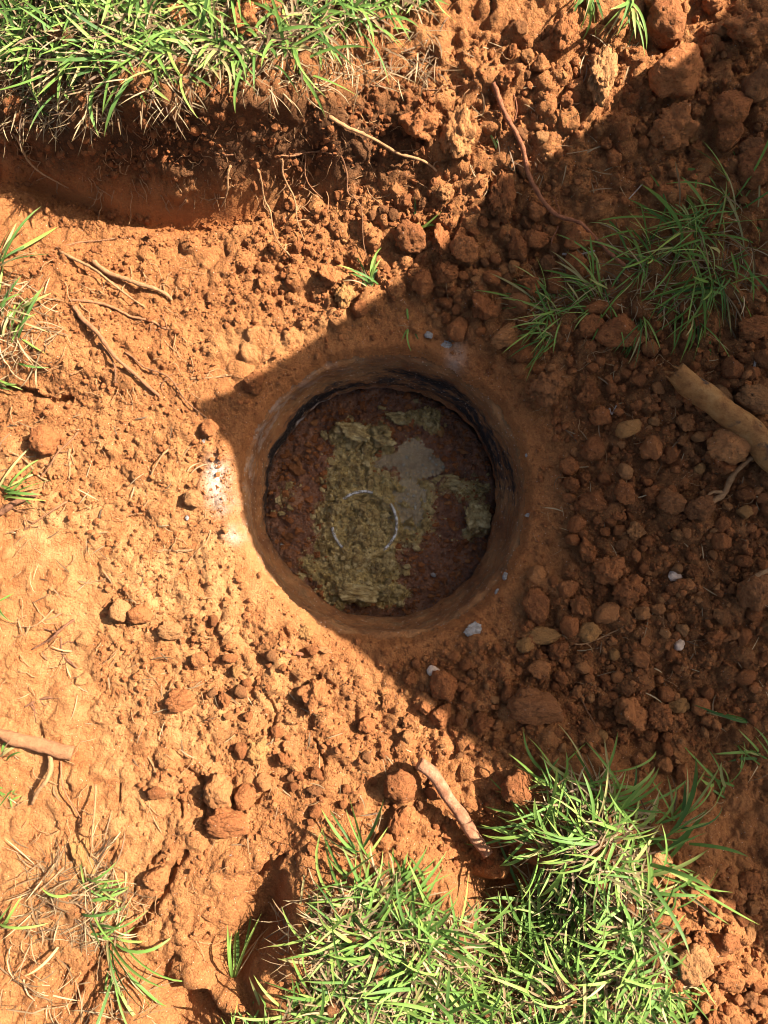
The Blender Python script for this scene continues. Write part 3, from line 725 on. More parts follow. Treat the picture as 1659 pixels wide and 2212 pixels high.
# named clods: (picture point, rx, ry, rot, kind, mat, label)
NAMED = [
 (Z4(120,80),36,36,0,'big','r','large rounded red clod at left end of the clod row, half sunlit'),
 (Z4(245,90),24,40,10,'crumbly','r','upright crumbly clod between two rounded clods above the opening'),
 (Z4(345,125),31,33,0,'big','r','rounded reddish clod at the edge of the shadow above the opening'),
 (Z4(570,120),26,27,0,'big','r','lumpy clod left of a round smooth clod under the long red root'),
 (Z4(650,82),24,22,0,'normal','r','smooth roundish clod under the bend of the long red root'),
 (Z4(830,75),31,30,0,'big','r','large clod directly below the tip half of the red root'),
 (Z4(820,188),28,26,0,'big','r','clod beside the grey twig left of the shaded grass'),
 (Z4(425,378),32,32,0,'crumbly','r','squarish coarse clod between the opening and the shaded grass'),
 (Z4(165,265),25,27,30,'big','r','oval brick red clod on the shadow line above the opening'),
 (Z4(320,465),22,24,0,'normal','r','pale red clod sitting on the upper rim of the opening'),
 (Z4(530,485),36,22,-25,'big','r','long flat clod touching the leftmost blades of shaded grass'),
 (Z4(590,570),23,20,0,'normal','r','pale topped clod just under the leftmost shaded grass blades'),
 (Z4(690,715),38,42,0,'crumbly','b','big crumbly brown clod with a grass sprig right of the opening'),
 (Z4(1000,485),52,40,10,'big','r','very large clod under the shaded grass with roots hanging over'),
 (Z4(890,450),28,24,0,'big','r','clod left of the very large clod beneath the shaded grass'),
 (Z4(930,365),30,14,-8,'normal','r','flat clod lodged between two shaded grass tufts'),
 (Z4(1050,885),28,20,-35,'angular','y','yellow ochre angular clod in the shaded rubble'),
 (Z4(930,828),23,24,0,'normal','r','dark red clod up left of the yellow ochre clod'),
 (Z4(900,975),27,23,-30,'normal','r','pointed clod down left of the yellow ochre clod'),
 (Z4(1460,960),46,38,0,'big','r','broad smooth clod lying under the thick broken branch'),
 (Z4(1445,1045),30,28,0,'crumbly','r','rough clod below the smooth clod beside the branch'),
 (Z4(1595,765),50,28,10,'big','b','wide flat brown clod above the thick broken branch'),
 (Z4(1600,455),42,24,-10,'big','r','wide clod at the right edge beside the shaded grass'),
 (Z2(1545,150),44,42,0,'crumbly','r','big coarse clod in the upper right corner'),
 (Z2(1205,130),48,46,0,'big','r','big clod with a sunlit tip at the upper right'),
 (Z2(1260,335),66,50,-15,'big','r','broad flat earth slab at the upper right'),
 (Z2(1600,400),42,46,0,'big','b','dark clod at right edge below the coarse corner clod'),
 (Z2(1600,745),46,40,0,'big','r','large smooth clod at the right edge above the shaded grass'),
 (Z2(1470,490),40,36,0,'big','r','mid sized clod between earth slab and right edge'),
 (Z2(1235,580),48,44,0,'crumbly','r','large crumbly mound clod below the flat earth slab'),
 (Z2(1480,600),28,30,0,'big','r','clod left of the brown clods at the right edge'),
 (Z2(1575,655),28,22,-20,'big','b','brown clod up left of the large smooth right edge clod'),
 (Z2(930,335),34,62,10,'crumbly','p','tall sunlit pale clod standing at the top right slope'),
 (Z2(770,150),28,46,10,'crumbly','r','tall sunlit red clod near the top of the slope'),
 (Z2(1205,5),46,26,0,'big','r','clod cut by the top edge right of the grass sprigs'),
 (Z2(1420,20),30,26,0,'big','r','sunlit clod cut by the top edge in the right corner'),
 (Z2(150,550),36,42,0,'crumbly','r','crumbly sunlit lump left of the long red root'),
 (Z2(320,600),38,52,0,'crumbly','r','largest sunlit lump on the slope left of the long red root'),
 (Z2(500,865),32,48,0,'crumbly','r','crumbly knob topped with a small grass sprout'),
 (Z2(255,840),20,20,0,'crumbly','r','small crumbly clod between slope hollow and grass sprout knob'),
 (Z6(895,95),31,24,20,'big','r','faceted clod standing out right of the opening'),
 (Z6(1035,60),21,28,0,'big','r','upright clod next to the faceted clod right of the opening'),
 (Z6(955,388),40,32,-10,'crumbly','r','biggest reddish clod in the shade at lower right of the opening'),
 (Z6(1040,470),32,34,0,'crumbly','r','orange clod leaning on the biggest reddish shade clod'),
 (Z6(655,410),20,18,0,'angular','r','squarish clod at the lower right collar of the opening'),
 (Z6(655,538),28,34,-30,'big','r','dark red clod below the squarish clod by the collar'),
 (Z6(960,575),28,20,-30,'angular','r','angular wedge shaped clod below the biggest reddish clod'),
 (Z6(880,655),22,20,0,'normal','y','ochre round clod in the shade with roots beside it'),
 (Z6(675,668),36,17,3,'big','y','long yellowish flat clod in the shade below the opening'),
 (Z6(600,712),18,16,0,'normal','y','small yellowish clod next to the long yellowish one'),
 (Z6(740,730),26,24,0,'crumbly','r','crumbly orange clod below the long yellowish clod'),
 (Z6(250,888),31,31,0,'big','r','large smooth clod below the opening inside the shadow'),
 (Z6(250,1005),22,22,0,'big','r','dark clod at the shadow edge below the large smooth clod'),
 (Z6(418,1043),25,24,20,'crumbly','r','orange bumpy clod near the lower shadow edge'),
 (Z6(655,975),58,38,0,'big','b','broad smooth half buried earth slab in the lower shade'),
 (Z6(1050,1000),38,38,0,'crumbly','r','large rough clod above the lower grass'),
 (Z6(1175,1015),28,30,0,'crumbly','r','clod next to the large rough clod above the lower grass'),
 (Z6(1260,972),22,16,0,'normal','y','light brown clod at lower right in the shade'),
 (Z6(1230,100),30,28,0,'big','b','brown clod left of the small forked twig at the right'),
 (Z6(1365,118),36,28,0,'big','b','brown clod carrying the end of the small forked twig'),
 (Z6(1590,470),36,40,0,'big','b','dark clod carrying the short pale twig at the right edge'),
 (Z5(525,565),21,25,0,'angular','p','pale angular sunlit stone left of the opening'),
 (Z5(612,572),25,22,0,'normal','r','flat clod touching the pale angular sunlit stone'),
 (Z5(750,650),27,20,0,'big','p','flat sunlit clod below the pale angular stone'),
 (Z5(795,945),31,24,-20,'big','r','broad sunlit clod under two crossed straws'),
 (Z5(1365,915),30,36,0,'crumbly','r','big crumbly sunlit clod below the opening'),
 (Z5(840,80),19,17,0,'normal','p','pale clod left of the white patch on the rim'),
 (Z3(210,940),30,28,0,'big','r','smooth large clod in the left sunlit field'),
 (Z3(910,885),17,17,0,'normal','r','round red clod at the left tip of the shadow'),
 (Z3(1105,690),22,22,0,'big','r','red clod on the shadow line at the upper left rim'),
 (Z3(1425,235),24,31,-20,'crumbly','r','sunlit clod left of the small green tuft'),
 (Z3(1490,310),20,30,10,'crumbly','y','yellow clod at the foot of the small green tuft'),
 (Z3(1560,372),17,16,0,'normal','r','small clod below the small green tuft'),
 (Z7(960,235),30,36,10,'big','r','large sunlit clod beside a deep crack at lower left'),
 (Z7(1055,255),23,22,0,'angular','r','angular sunlit clod right of the deep crack'),
 (Z7(1000,365),44,30,0,'big','r','wide sunlit clod under the deep crack'),
 (Z7(690,600),27,23,0,'big','r','sunlit clod beside the long lower left crevice'),
 (Z7(680,235),19,15,0,'normal','r','small oval sunlit clod at lower left'),
 (Z8(575,205),38,34,0,'big','r','large clod striped by grass shadows above the lower lawn'),
 (Z8(80,200),38,30,0,'big','r','large flat clod left of the thick stick'),
 (Z8(60,370),22,34,0,'crumbly','r','crumbly clod under the flat clod left of the thick stick'),
 (Z8(1165,530),32,22,0,'big','p','bright orange clod beside the lower lawn'),
 (Z8(1320,965),36,36,0,'big','p','flat light clod with a hole at lower right'),
 (Z8(1460,880),28,26,0,'big','r','clod right of the flat light clod at lower right'),
 (Z8(1455,1012),30,24,0,'crumbly','r','crumbly clod below right of the flat light clod'),
 (Z8(1230,1035),24,26,0,'crumbly','r','clod at the right edge of the lower lawn'),
 (Z8(1575,625),24,20,0,'normal','r','clod at the shadow edge in the lower right corner'),
 (Z1(780,92),24,25,0,'big','r','round clod sitting in the top left lawn'),
 (Z1(800,20),20,18,0,'normal','r','small clod cut by the top edge in the lawn'),
 (Z1(1060,115),36,32,20,'crumbly','r','big rough clod in the middle of the top lawn'),
 (Z1(1110,25),48,26,10,'crumbly','r','wide rough clod at the top edge of the lawn'),
 (Z1(1190,110),19,22,0,'normal','r','smaller clod right of the rough lawn clod'),
]
for (pt, rx, ry, rot, kind, mat, lab) in NAMED:
    o = put_clod(*pt, rx, ry, rot, kind, mat, sink=.16)
    tag(o, lab, 'clod')

# unnamed clods spread as in the photograph; look-alikes share a label by the ground they lie on
ZONES = [
 ('small reddish clod among the shaded rubble right of the opening', [(1240,760),(1659,700),(1659,1500),(1300,1560),(1130,1420),(1180,1250),(1240,1150),(1210,980)], 95, (11, 27)),
 ('small reddish clod in the shade between opening and long red root', [(900,640),(980,500),(1180,440),(1240,560),(1120,720),(1000,720)], 30, (12, 25)),
 ('small clod on the crumbling slope at the upper right', [(1080,60),(1659,40),(1659,560),(1400,440),(1180,420),(1080,330)], 40, (9, 20)),
 ('small sunlit clod in the crumbled soil above the opening', [(640,430),(980,400),(960,500),(840,600),(700,690),(560,560)], 22, (8, 16)),
 ('small sunlit clod in the crumbled soil below the opening', [(420,1300),(760,1440),(1000,1620),(900,1820),(640,1840),(420,1640)], 45, (8, 18)),
 ('small clod in the lower shade above the lower lawn', [(840,1440),(1120,1380),(1400,1500),(1540,1700),(1300,1620),(1120,1620),(960,1580)], 35, (9, 19)),
 ('small sunlit clod of the heap beside the lower lawn', [(1460,1850),(1620,1930),(1659,2212),(1500,2212),(1470,2050)], 30, (10, 22)),
]
def rpoly(pts):
    xs, ys = [p[0] for p in pts], [p[1] for p in pts]
    while True:
        x, y = random.uniform(min(xs), max(xs)), random.uniform(min(ys), max(ys))
        if inside(pts, x, y): return x, y
total = len(NAMED)
loose = []
for lab, pts, n, (a, b) in ZONES:
    k = tries = 0
    while k < n and tries < n * 60:
        tries += 1
        x, y = rpoly(pts); r = a + (b - a) * random.random() ** 1.8
        if math.hypot(x - HX, y - HY) < HR + 22 + r: continue
        if any((x - q[0]) ** 2 + (y - q[1]) ** 2 < ((r + q[2]) * .85) ** 2 for q in placed): continue
        if total >= 385: break
        mat = 'y' if random.random() < .02 else ('p' if random.random() < .04 else ('b' if random.random() < .12 else 'r'))
        o = put_clod(x, y, r, r * random.uniform(.7, 1.0), random.uniform(0, 180), random.choice(['normal', 'normal', 'crumbly', 'angular']) if r > 13 else random.choice(['normal', 'angular']), mat, sink=.12, flat=.95)
        loose.append((x, y, r, mat, o, lab))
        k += 1; total += 1

LAND = [('the white ragged flake', 1027, 1362), ('the yellow ochre angular clod', 1354, 926), ('the broken branch end', 1449, 795), ('the pinkish flat pebble', 1456, 1244), ('the light cream pebble', 1464, 1392),
 ('the faceted clod', 1277, 1084), ('the biggest reddish shade clod', 1307, 1231), ('the dark clod carrying the pale twig', 1624, 1272), ('the small forked twig', 1560, 1065), ('the large rough clod', 1354, 1537),
 ('the half buried earth slab', 1157, 1524), ('the large smooth shaded clod', 954, 1481), ('the thick peeling stick', 975, 1730), ('the yellow shadow casting lump', 660, 1364), ('the short reddish root stub', 632, 1410),
 ('the big crumbly sunlit clod', 682, 1495), ('the pale yellow crumbly lump', 555, 1620), ('the bright orange clod', 1412, 1855), ('the flat light clod with a hole', 1489, 2072), ('the small green tuft', 800, 600),
 ('the squarish coarse clod', 1042, 673), ('the roundish clod under the root bend', 1154, 525), ('the half sunlit clod', 889, 524), ('the crumbly slope knob', 1079, 432), ('the large smooth right edge clod', 1629, 372),
 ('the flat earth slab', 1459, 167), ('the tall pale clod', 1294, 167), ('the right green sprig', 1355, 60), ('the upper end of the long red root', 1063, 180), ('the clod with a sunlit tip', 1432, 65),
 ('the crumbly mound clod', 1447, 290), ('the coarse corner clod', 1602, 75), ('the big crumbly brown clod', 1174, 841), ('the wide flat brown clod', 1627, 864), ('the broad smooth clod under the branch', 1559, 964),
 ('the long yellowish flat clod', 1167, 1371), ('the pale angular sunlit stone', 262, 1319), ('the wide sunlit clod at the crack', 500, 1772), ('the tall sunlit tuft', 1215, 1650), ('the lowest left crevice', 300, 2000), ('the upright end of the lower lawn', 780, 1850)]
DIRS = ['right of', 'up right of', 'above', 'up left of', 'left of', 'down left of', 'below', 'down right of']
ORD = ['nearest', 'second nearest', 'third nearest', 'fourth nearest', 'fifth nearest', 'sixth nearest', 'seventh nearest', 'eighth nearest', 'ninth nearest']
buck = {}
for x, y, r, mat, o, lab in loose:
    L_ = min(LAND, key=lambda q: (q[1] - x) ** 2 + (q[2] - y) ** 2)
    dq = DIRS[int(round(math.degrees(math.atan2(L_[2] - y, x - L_[1])) / 45)) % 8]
    buck.setdefault((L_[0], dq), []).append((math.hypot(x - L_[1], y - L_[2]), r, mat, o, lab))
for (ln, dq), its in buck.items():
    its.sort(key=lambda q: q[0])
    for k, (d_, r, mat, o, lab) in enumerate(its):
        cl = {'r': 'reddish', 'b': 'brown', 'y': 'ochre', 'p': 'pale'}[mat]
        rank = '' if len(its) == 1 else ORD[min(k, 8)] + ' '
        tag(o, '%s%s clod %s %s' % (rank, ('small ' if r < 13 else '') + cl, dq, ln), 'clod', lab.replace('small ', '').replace('clod', 'clods'))

# pale stones and flakes
for (pt, rx, ry, rot, mat, nm, lab, cat) in [
 (Z6(395,650),21,16,0,'w','mortar_flake','pale blue grey flake with ragged edge lying below the opening','flake'),
 (Z6(522,415),7,8,0,'w','stone_chip','tiny white chip on the lower right collar of the opening','stone chip'),
 (Z6(490,485),6,7,0,'w','stone_chip','tiny white chip below the collar chip at lower right','stone chip'),
 (Z6(1253,415),15,12,40,'k','pebble','pinkish pale flat pebble lying in the shaded rubble','pebble'),
 (Z6(1270,710),13,11,0,'k','pebble','light cream pebble at the lower right in the shade','pebble'),
 (Z6(215,825),13,13,0,'k','pebble','pale pink pebble above the large smooth shaded clod','pebble'),
 (Z6(903,312),5,5,0,'w','stone_chip','tiny white chip among rubble right of the opening','stone chip'),
 (Z6(622,152),7,4,0,'w','stone_chip','tiny white chip on the right rim of the opening','stone chip'),
 (Z4(265,520),15,8,8,'w','mortar_flake','flat white flake on the upper rim of the opening','flake'),
 (Z4(195,482),9,9,0,'w','stone_chip','white chip up left of the flat white flake','stone chip'),
 (Z4(620,1000),5,6,0,'w','stone_chip','tiny white chip at the right rim beside the collar','stone chip'),
 (Z3(880,940),4,4,0,'w','stone_chip','tiny white chip left of the shadow tip','stone chip'),
 (Z5(808,163),4,5,0,'w','stone_chip','tiny white chip in the sunlit soil left of the rim','stone chip'),
 (Z2(1325,605),11,10,0,'y','pebble','ochre pebble on the upper right slope','pebble'),
 (Z5(1320,655),17,16,0,'y','ochre_lump','yellow lump casting a dark shadow below the opening','lump'),
 (Z5(1400,735),14,9,0,'p','ochre_lump','pale split lump right of the yellow shadow casting lump','lump'),
 (Z7(1110,60),24,28,0,'y','ochre_lump','pale yellow crumbly lump in the lower sunlit soil','lump'),
 (Z5(1020,830),12,16,0,'y','ochre_lump','small yellow lump above the lower sunlit rubble','lump'),
 (Z7(995,545),8,14,10,'w','mortar_flake','whitish flake near the lower left hollow','flake'),
 (Z7(355,520),20,42,-20,'y','ochre_lump','pale yellow elongated lump in the lower left grass','lump'),
 (Z3(985,215),5,5,0,'y','pebble','tiny yellow pebble in the upper left sunlit soil','pebble')]:
    o = put_clod(*pt, rx, ry, rot, 'angular' if (mat in 'wk' and 'flake' not in nm) else 'crumbly', mat, sink=.3, flat=.3 if 'flake' in nm else .7, name=nm)
    tag(o, lab, cat)

# loose crumbs: thousands, one object
SHP = [hull_shape(700 + i, 11) for i in range(10)] + [clod_shape(2, 720 + i, 1.3, 9) for i in range(8)]
CZ = [ ([(0,180),(800,180),(980,240),(800,420),(560,400),(0,400)], 2600, 2.6, 13), ([(0,385),(200,445),(420,485),(560,460),(600,520),(330,540),(100,480),(0,430)], 420, 2.5, 10),
  # polygon, count, rmin, rmax
 ([(1130,700),(1700,640),(1700,1560),(1250,1620),(1050,1480),(1120,1350),(1250,1200),(1200,950)], 5600, 3.0, 14),
 ([(860,620),(980,440),(1150,380),(1300,560),(1130,760),(980,720)], 520, 3, 10),
 ([(820,120),(1659,0),(1700,600),(1400,450),(1150,420),(960,500),(760,420)], 2000, 3, 10),
 ([(540,500),(760,420),(980,430),(960,560),(840,660),(620,720),(420,700)], 1100, 2.5, 8),
 ([(0,520),(430,560),(470,760),(430,900),(500,1000),(480,1100),(540,1300),(760,1440),(980,1620),(880,1830),(560,1830),(300,1700),(200,1500),(220,1200),(0,1060)], 5200, 2.1, 8),
 ([(820,1440),(1120,1360),(1420,1520),(1640,1650),(1500,1760),(1280,1620),(1120,1680),(960,1600)], 1000, 3, 9),
 ([(1440,1820),(1659,1900),(1659,2250),(1500,2250),(1460,2040)], 500, 3.5, 12),
 ([(560,1840),(900,1820),(1040,1700),(1150,1760),(1100,1860),(900,1900),(700,1900)], 350, 3, 9),
 ([(200,1750),(560,1830),(480,2020),(250,2150),(0,2150),(0,1950)], 350, 2.5, 7),
 ([(440,880),(640,730),(1000,700),(1180,850),(1230,1100),(1180,1340),(900,1460),(700,1420),(540,1250),(470,1050)], 3000, 1.9, 9),
]
CVs, CFs, CTs = [], [], []; off = 0
for pts, n, a, b in CZ:
    for k in range(n):
        x, y = rpoly(pts); r = min(a * (random.paretovariate(2.3)), b)
        if math.hypot(x - HX, y - HY) < HR + 3: continue
        p = at(x, y); s = r * (CAM_Z - p.z) / F
        V_, F_ = SHP[random.randrange(10) if (r < 6.5 or random.random() < .35) else 10 + random.randrange(8)]
        R_ = np.array(Quaternion((random.gauss(0, 1), random.gauss(0, 1), random.gauss(0, 1), random.gauss(0, 1))).normalized().to_matrix())
        sc = np.array([1, random.uniform(.7, 1), random.uniform(.6, .95)]) * s
        CVs.append((V_ * sc) @ R_.T + np.array([p.x, p.y, p.z + s * .3])); CFs.append(F_ + off); off += len(V_)
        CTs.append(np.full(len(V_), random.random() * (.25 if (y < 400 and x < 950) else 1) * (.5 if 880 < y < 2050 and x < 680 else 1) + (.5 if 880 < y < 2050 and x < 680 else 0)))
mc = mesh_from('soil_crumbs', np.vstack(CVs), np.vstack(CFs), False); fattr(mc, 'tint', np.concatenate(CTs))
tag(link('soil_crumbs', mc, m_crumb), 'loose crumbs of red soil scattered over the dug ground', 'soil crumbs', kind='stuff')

# ------------------------------------------------------------------ things in the sludge
ringp = empty('pipe_end', (pc.x, pc.y, TOPZ))
tag(ringp, 'round white plastic pipe end half buried in olive sludge', 'pipe')
nseg = 96; prp = [(PR + .0032, -.06), (PR + .0032, -.0015), (PR + .0022, 0), (PR - .0022, 0), (PR - .0032, -.0015), (PR - .0032, -.06)]
RV = [(r * math.cos(2 * PI * k / nseg), r * math.sin(2 * PI * k / nseg), z) for k in range(nseg) for (r, z) in prp]
RQ = [(k * 6 + i, ((k + 1) % nseg) * 6 + i, ((k + 1) % nseg) * 6 + i + 1, k * 6 + i + 1) for k in range(nseg) for i in range(5)]
def mat_pvc():
    N = NT('dirty_white_plastic'); vec = N.coord()
    c = N.ramp(N.noise(vec, 130, 5, .7), [(.45, (.14, .10, .045)), (.56, (.46, .45, .42)), (.8, (.66, .67, .66))])
    return N.fin(c, .4, None, .5)
link('pipe_wall', mesh_from('pipe_wall', RV, RQ), mat_pvc(), ringp)
def mat_lump():
    N = NT('olive_lump'); vec = N.coord()
    c = N.ramp(N.noise(vec, 85, 6, .7), [(.3, (.14, .085, .028)), (.46, (.42, .28, .09)), (.62, (.66, .52, .24))])
    return N.fin(c, .6, soil_bump(N, vec, 1, .9, .6), .5)
MATS['o'] = mat_lump()
for (cx, cy, rx, ry, rot, mat, lab) in [
 (735,500,70,45,20,'o','biggest olive lump, upper middle of the sludge'), (860,545,55,30,10,'o','yellow olive lump right of the biggest sludge lump'),
 (1280,880,58,62,0,'o','pale olive lump against the right side of the shaft'), (650,850,32,26,0,'o','small pale lump at upper left of the pipe end'),
 (935,440,50,32,10,'o','ochre lump at the upper right of the tank floor'), (1160,725,70,25,5,'o','long flat lump right of the puddle'),
 (740,1225,95,42,5,'o','long olive lump at the lower end of the sludge'), (870,700,20,20,0,'o','small pale lump above the pipe end'),
 (600,525,24,26,0,'o','small olive lump left of the biggest sludge lump'), (1120,505,16,22,0,'y','small upright pale chip near the tank wall'),
 (470,680,36,34,0,'b','red brown lump at the left of the tank floor'), (760,1080,45,35,0,'o','crumbly lump just below the pipe end'),
 (890,1090,36,40,0,'o','olive lump below right of the pipe end'), (435,975,24,18,0,'b','red lump at the lower left of the tank floor'),
 (1090,1150,12,12,0,'w','white chip on the lower right mud'), (408,1013,13,12,0,'w','white chip on the lower left mud')]:
    q = atf(cx, cy)
    o = put_clod(0, 0, rx * .479, ry * .479, rot, 'crumbly' if rx > 22 else 'angular', mat, .34, .6, 'sludge_lump' if mat == 'o' else ('stone_chip' if mat in 'wy' else 'mud_lump'), q)
    placed.pop()
    tag(o, lab, 'stone chip' if mat in 'wy' else 'lump')
# crumbling crust of the sludge: one object
LV, LF, LT, off = [], [], [], 0
k = 0
while k < 1700:
    x, y = rng.uniform(fx[0], fx[-1]), rng.uniform(fy[0], fy[-1]); i = int((x - fx[0]) / fs); j = int((y - fy[0]) / fs)
    if fr_[j, i] > RIM - .034 or rng.random() > olive[j, i] ** 1.5 or pud[j, i] > .25 or (band[j, i] > .2 and vis[j, i] > .3): continue
    k += 1
    s_ = min(.0019 * random.paretovariate(1.7), .0125)
    V_, F_ = clod_shape(2, 900 + k % 40, 3.0, 8)
    R_ = np.array(Quaternion((random.gauss(0, 1), random.gauss(0, 1), random.gauss(0, 1), random.gauss(0, 1))).normalized().to_matrix())
    LV.append((V_ * np.array([1, random.uniform(.6, 1), random.uniform(.5, .9)]) * s_) @ R_.T + np.array([x, y, FZ[j, i] - s_ * .12])); LF.append(F_ + off); off += len(V_)
def mat_crust():
    N = NT('sludge_crust_skin'); vec = N.coord()
    c = N.ramp(N.noise(vec, 110, 6, .7), [(.3, (.10, .06, .02)), (.46, (.36, .24, .075)), (.62, (.60, .46, .20))])
    c = N.mix(.6, c, N.ramp(N.attr('tint'), [(0, (.14, .085, .03)), (.3, (.38, .24, .075)), (.6, (.56, .385, .13)), (1, (.74, .57, .27))]))
    return N.fin(c, .5, soil_bump(N, vec, 1, .9, .6), .5)
lmesh = mesh_from('sludge_crust', np.vstack(LV), np.vstack(LF), False); fattr(lmesh, 'tint', np.repeat(np.random.default_rng(5).random(len(LV)), [len(v) for v in LV]))
lc = link('sludge_crust', lmesh, mat_crust(), mud); lc['kind'] = 'stuff'
MV, MF, MT, off = [], [], [], 0
k = 0
while k < 1500:
    x, y = rng.uniform(fx[0], fx[-1]), rng.uniform(fy[0], fy[-1]); i = int((x - fx[0]) / fs); j = int((y - fy[0]) / fs)
    if fr_[j, i] > RIM - .030 or rng.random() < olive[j, i] or pud[j, i] > .25 or (band[j, i] > .2 and vis[j, i] > .3): continue
    k += 1; s_ = min(.0020 * random.paretovariate(1.9), .011); V_, F_ = hull_shape(1200 + k % 30, 11)
    MV.append(V_ * np.array([1, random.uniform(.6, 1), random.uniform(.5, .9)]) * s_ + np.array([x, y, FZ[j, i] + s_ * .2])); MF.append(F_ + off); off += len(V_)
    MT.append(np.full(len(V_), random.random()))
mmesh = mesh_from('mud_crumbs', np.vstack(MV), np.vstack(MF), False); fattr(mmesh, 'tint', np.concatenate(MT))
mcb = link('mud_crumbs', mmesh, m_crumb, mud); mcb['kind'] = 'stuff'
# splinter of wood on the tank floor and bubbles on the puddle
BV, BF, off = [], [], 0
V_, F_ = ICO[2]
for k in range(46):
    cx, cy = random.choice([(960, 640), (1080, 660), (990, 780), (1010, 830), (960, 880)]); cx += random.gauss(0, 38); cy += random.gauss(0, 32)
    p = unproj(*fpx(cx, cy), FLOOR_Z - .001); r = random.uniform(.0015, .0048)
    BV.append(V_ * np.array([r, r, r * .7]) + np.array(p[:])); BF.append(F_ + off); off += len(V_)
NB = NT('bubble_film'); NB.fin((.30, .27, .20), .06, None, .8); NB.b.inputs['Alpha'].default_value = .5
bb = link('bubbles', mesh_from('bubbles', np.vstack(BV), np.vstack(BF)), NB.m, water); bb['kind'] = 'stuff'

# ------------------------------------------------------------------ roots, twigs, sticks
def spline(P, n):
    P = [np.array(p, float) for p in P]; P = [2 * P[0] - P[1]] + P + [2 * P[-1] - P[-2]]; out = []
    for i in range(1, len(P) - 2):
        for t in np.linspace(0, 1, n, endpoint=False):
            a, b, c, d = P[i - 1], P[i], P[i + 1], P[i + 2]
            out.append(.5 * ((2 * b) + (c - a) * t + (2 * a - 5 * b + 4 * c - d) * t * t + (3 * b - a - 3 * c + d) * t ** 3))
    out.append(P[-2]); return np.array(out)
def tube(C, R, sides=7, lump=.0, seed=0):
    n = len(C); T = np.gradient(C, axis=0); T /= np.linalg.norm(T, axis=1)[:, None] + 1e-12
    ref = np.array([0, 0, 1.0]); A = np.cross(T, ref); A /= np.linalg.norm(A, axis=1)[:, None] + 1e-9; B = np.cross(A, T)
    ang = np.linspace(0, 2 * PI, sides, endpoint=False)
    V_ = C[:, None] + (A[:, None] * np.cos(ang)[None, :, None] + B[:, None] * np.sin(ang)[None, :, None]) * np.asarray(R)[:, None, None]
    if lump:
        q_ = min(160, .30 / float(np.mean(R))); f = 1 + lump * fbm(V_[..., 0] * q_ + seed, V_[..., 1] * q_, V_[..., 2] * q_, 4, .45)
        V_ = C[:, None] + (V_ - C[:, None]) * f[..., None]
    ii = np.arange(n * sides).reshape(n, sides)
    Q = np.stack([ii[:-1], np.roll(ii, -1, 1)[:-1], np.roll(ii, -1, 1)[1:], ii[1:]], -1).reshape(-1, 4)
    V_ = np.vstack([V_.reshape(-1, 3), C[:1], C[-1:]])
    tri0 = [(n * sides, (k + 1) % sides, k, k) for k in range(sides)]
    tri1 = [(n * sides + 1, (n - 1) * sides + k, (n - 1) * sides + (k + 1) % sides, (n - 1) * sides + (k + 1) % sides) for k in range(sides)]
    return V_, Q, np.array([t[:3] for t in tri0 + tri1])
def tube_mesh(name, C, R, sides=7, lump=.15, seed=0):
    V_, Q, T_ = tube(C, R, sides, lump, seed)
    me_ = bpy.data.meshes.new(name)
    me_.from_pydata(V_.tolist(), [], Q.tolist() + T_.tolist()); me_.polygons.foreach_set('use_smooth', [True] * len(me_.polygons)); me_.update()
    return me_
def path(pts, r, lift=0.0, wob=1.0, smooth=True, arch=0.0):
    sp = spline(pts, 14); n = len(sp); out = []
    L = max(np.hypot(*(np.diff(sp, axis=0)).T).sum(), 1)
    for k, (x, y) in enumerate(sp):
        t = k / (n - 1)
        x += wob * 3 * math.sin(t * L * .06 + pts[0][0]) + random.uniform(-.3, .3) * wob; y += wob * 3 * math.cos(t * L * .05 + pts[0][1])
        p = at(x, y, smooth, r * .55 + lift + arch * math.sin(PI * t)); out.append(p[:])
    return np.array(out)
def mat_stick():
    N = NT('peeling_stick_bark'); vec = N.coord()
    c = N.ramp(N.noise(vec, 40, 6, .7), [(.3, (.14, .05, .025)), (.5, (.33, .14, .07)), (.62, (.42, .22, .12)), (.78, (.50, .33, .20))])
    return N.fin(c, .8, N.bump(N.noise(vec, 110, 6, .7), .9, .012), .2)
m_stick = mat_stick()
def root(pts, w0, w1, mat, label, name='root', cat='root', lift=-.001, wob=1.4, parent=None, arch=0.0, sides=7, lump=.4):
    s = CAM_Z / F * .40
    C = path(pts, w0 * s, lift, wob, True, arch); t = np.linspace(0, 1, len(C))
    R = (w0 + (w1 - w0) * t) * s
    o = link(name, tube_mesh(name, C, R, sides, lump, pts[0][0]), mat, parent)
    if not parent: tag(o, label, cat)
    if not parent and cat == 'root' and w0 >= 5:
        for q in range(random.randint(2, 4)):          # side rootlets
            a_ = random.randrange(len(C) // 5, len(C)); x_, y_ = spline(pts, 14)[a_]; dr_ = random.uniform(0, 2 * PI); PP = [C[a_]]; L_ = random.uniform(18, 50)
            for v in range(5):
                x_ += math.cos(dr_) * L_ / 5; y_ += math.sin(dr_) * L_ / 5; dr_ += random.gauss(0, .45)
                pp = at(x_, y_, True, .001); PP.append(np.array(pp[:]) * (.5 + .1 * v) + np.array([pp.x, pp.y, C[a_][2]]) * (.5 - .1 * v))
            PP = np.array(PP); link('rootlet', tube_mesh('rootlet', PP, np.linspace(1.6, .7, 6) * CAM_Z / F, 5, .2), mat, o)
    return o
m_r, m_p, m_d, m_x = m_root, m_root_pale, m_root_dark, m_root_red
big = root([(1063,180),(1100,260),(1135,340),(1150,400),(1200,460),(1258,487),(1310,540),(1350,575)], 14, 8, m_x, 'long reddish root winding down the upper right slope', lift=.013, wob=.7, arch=.006, sides=10)
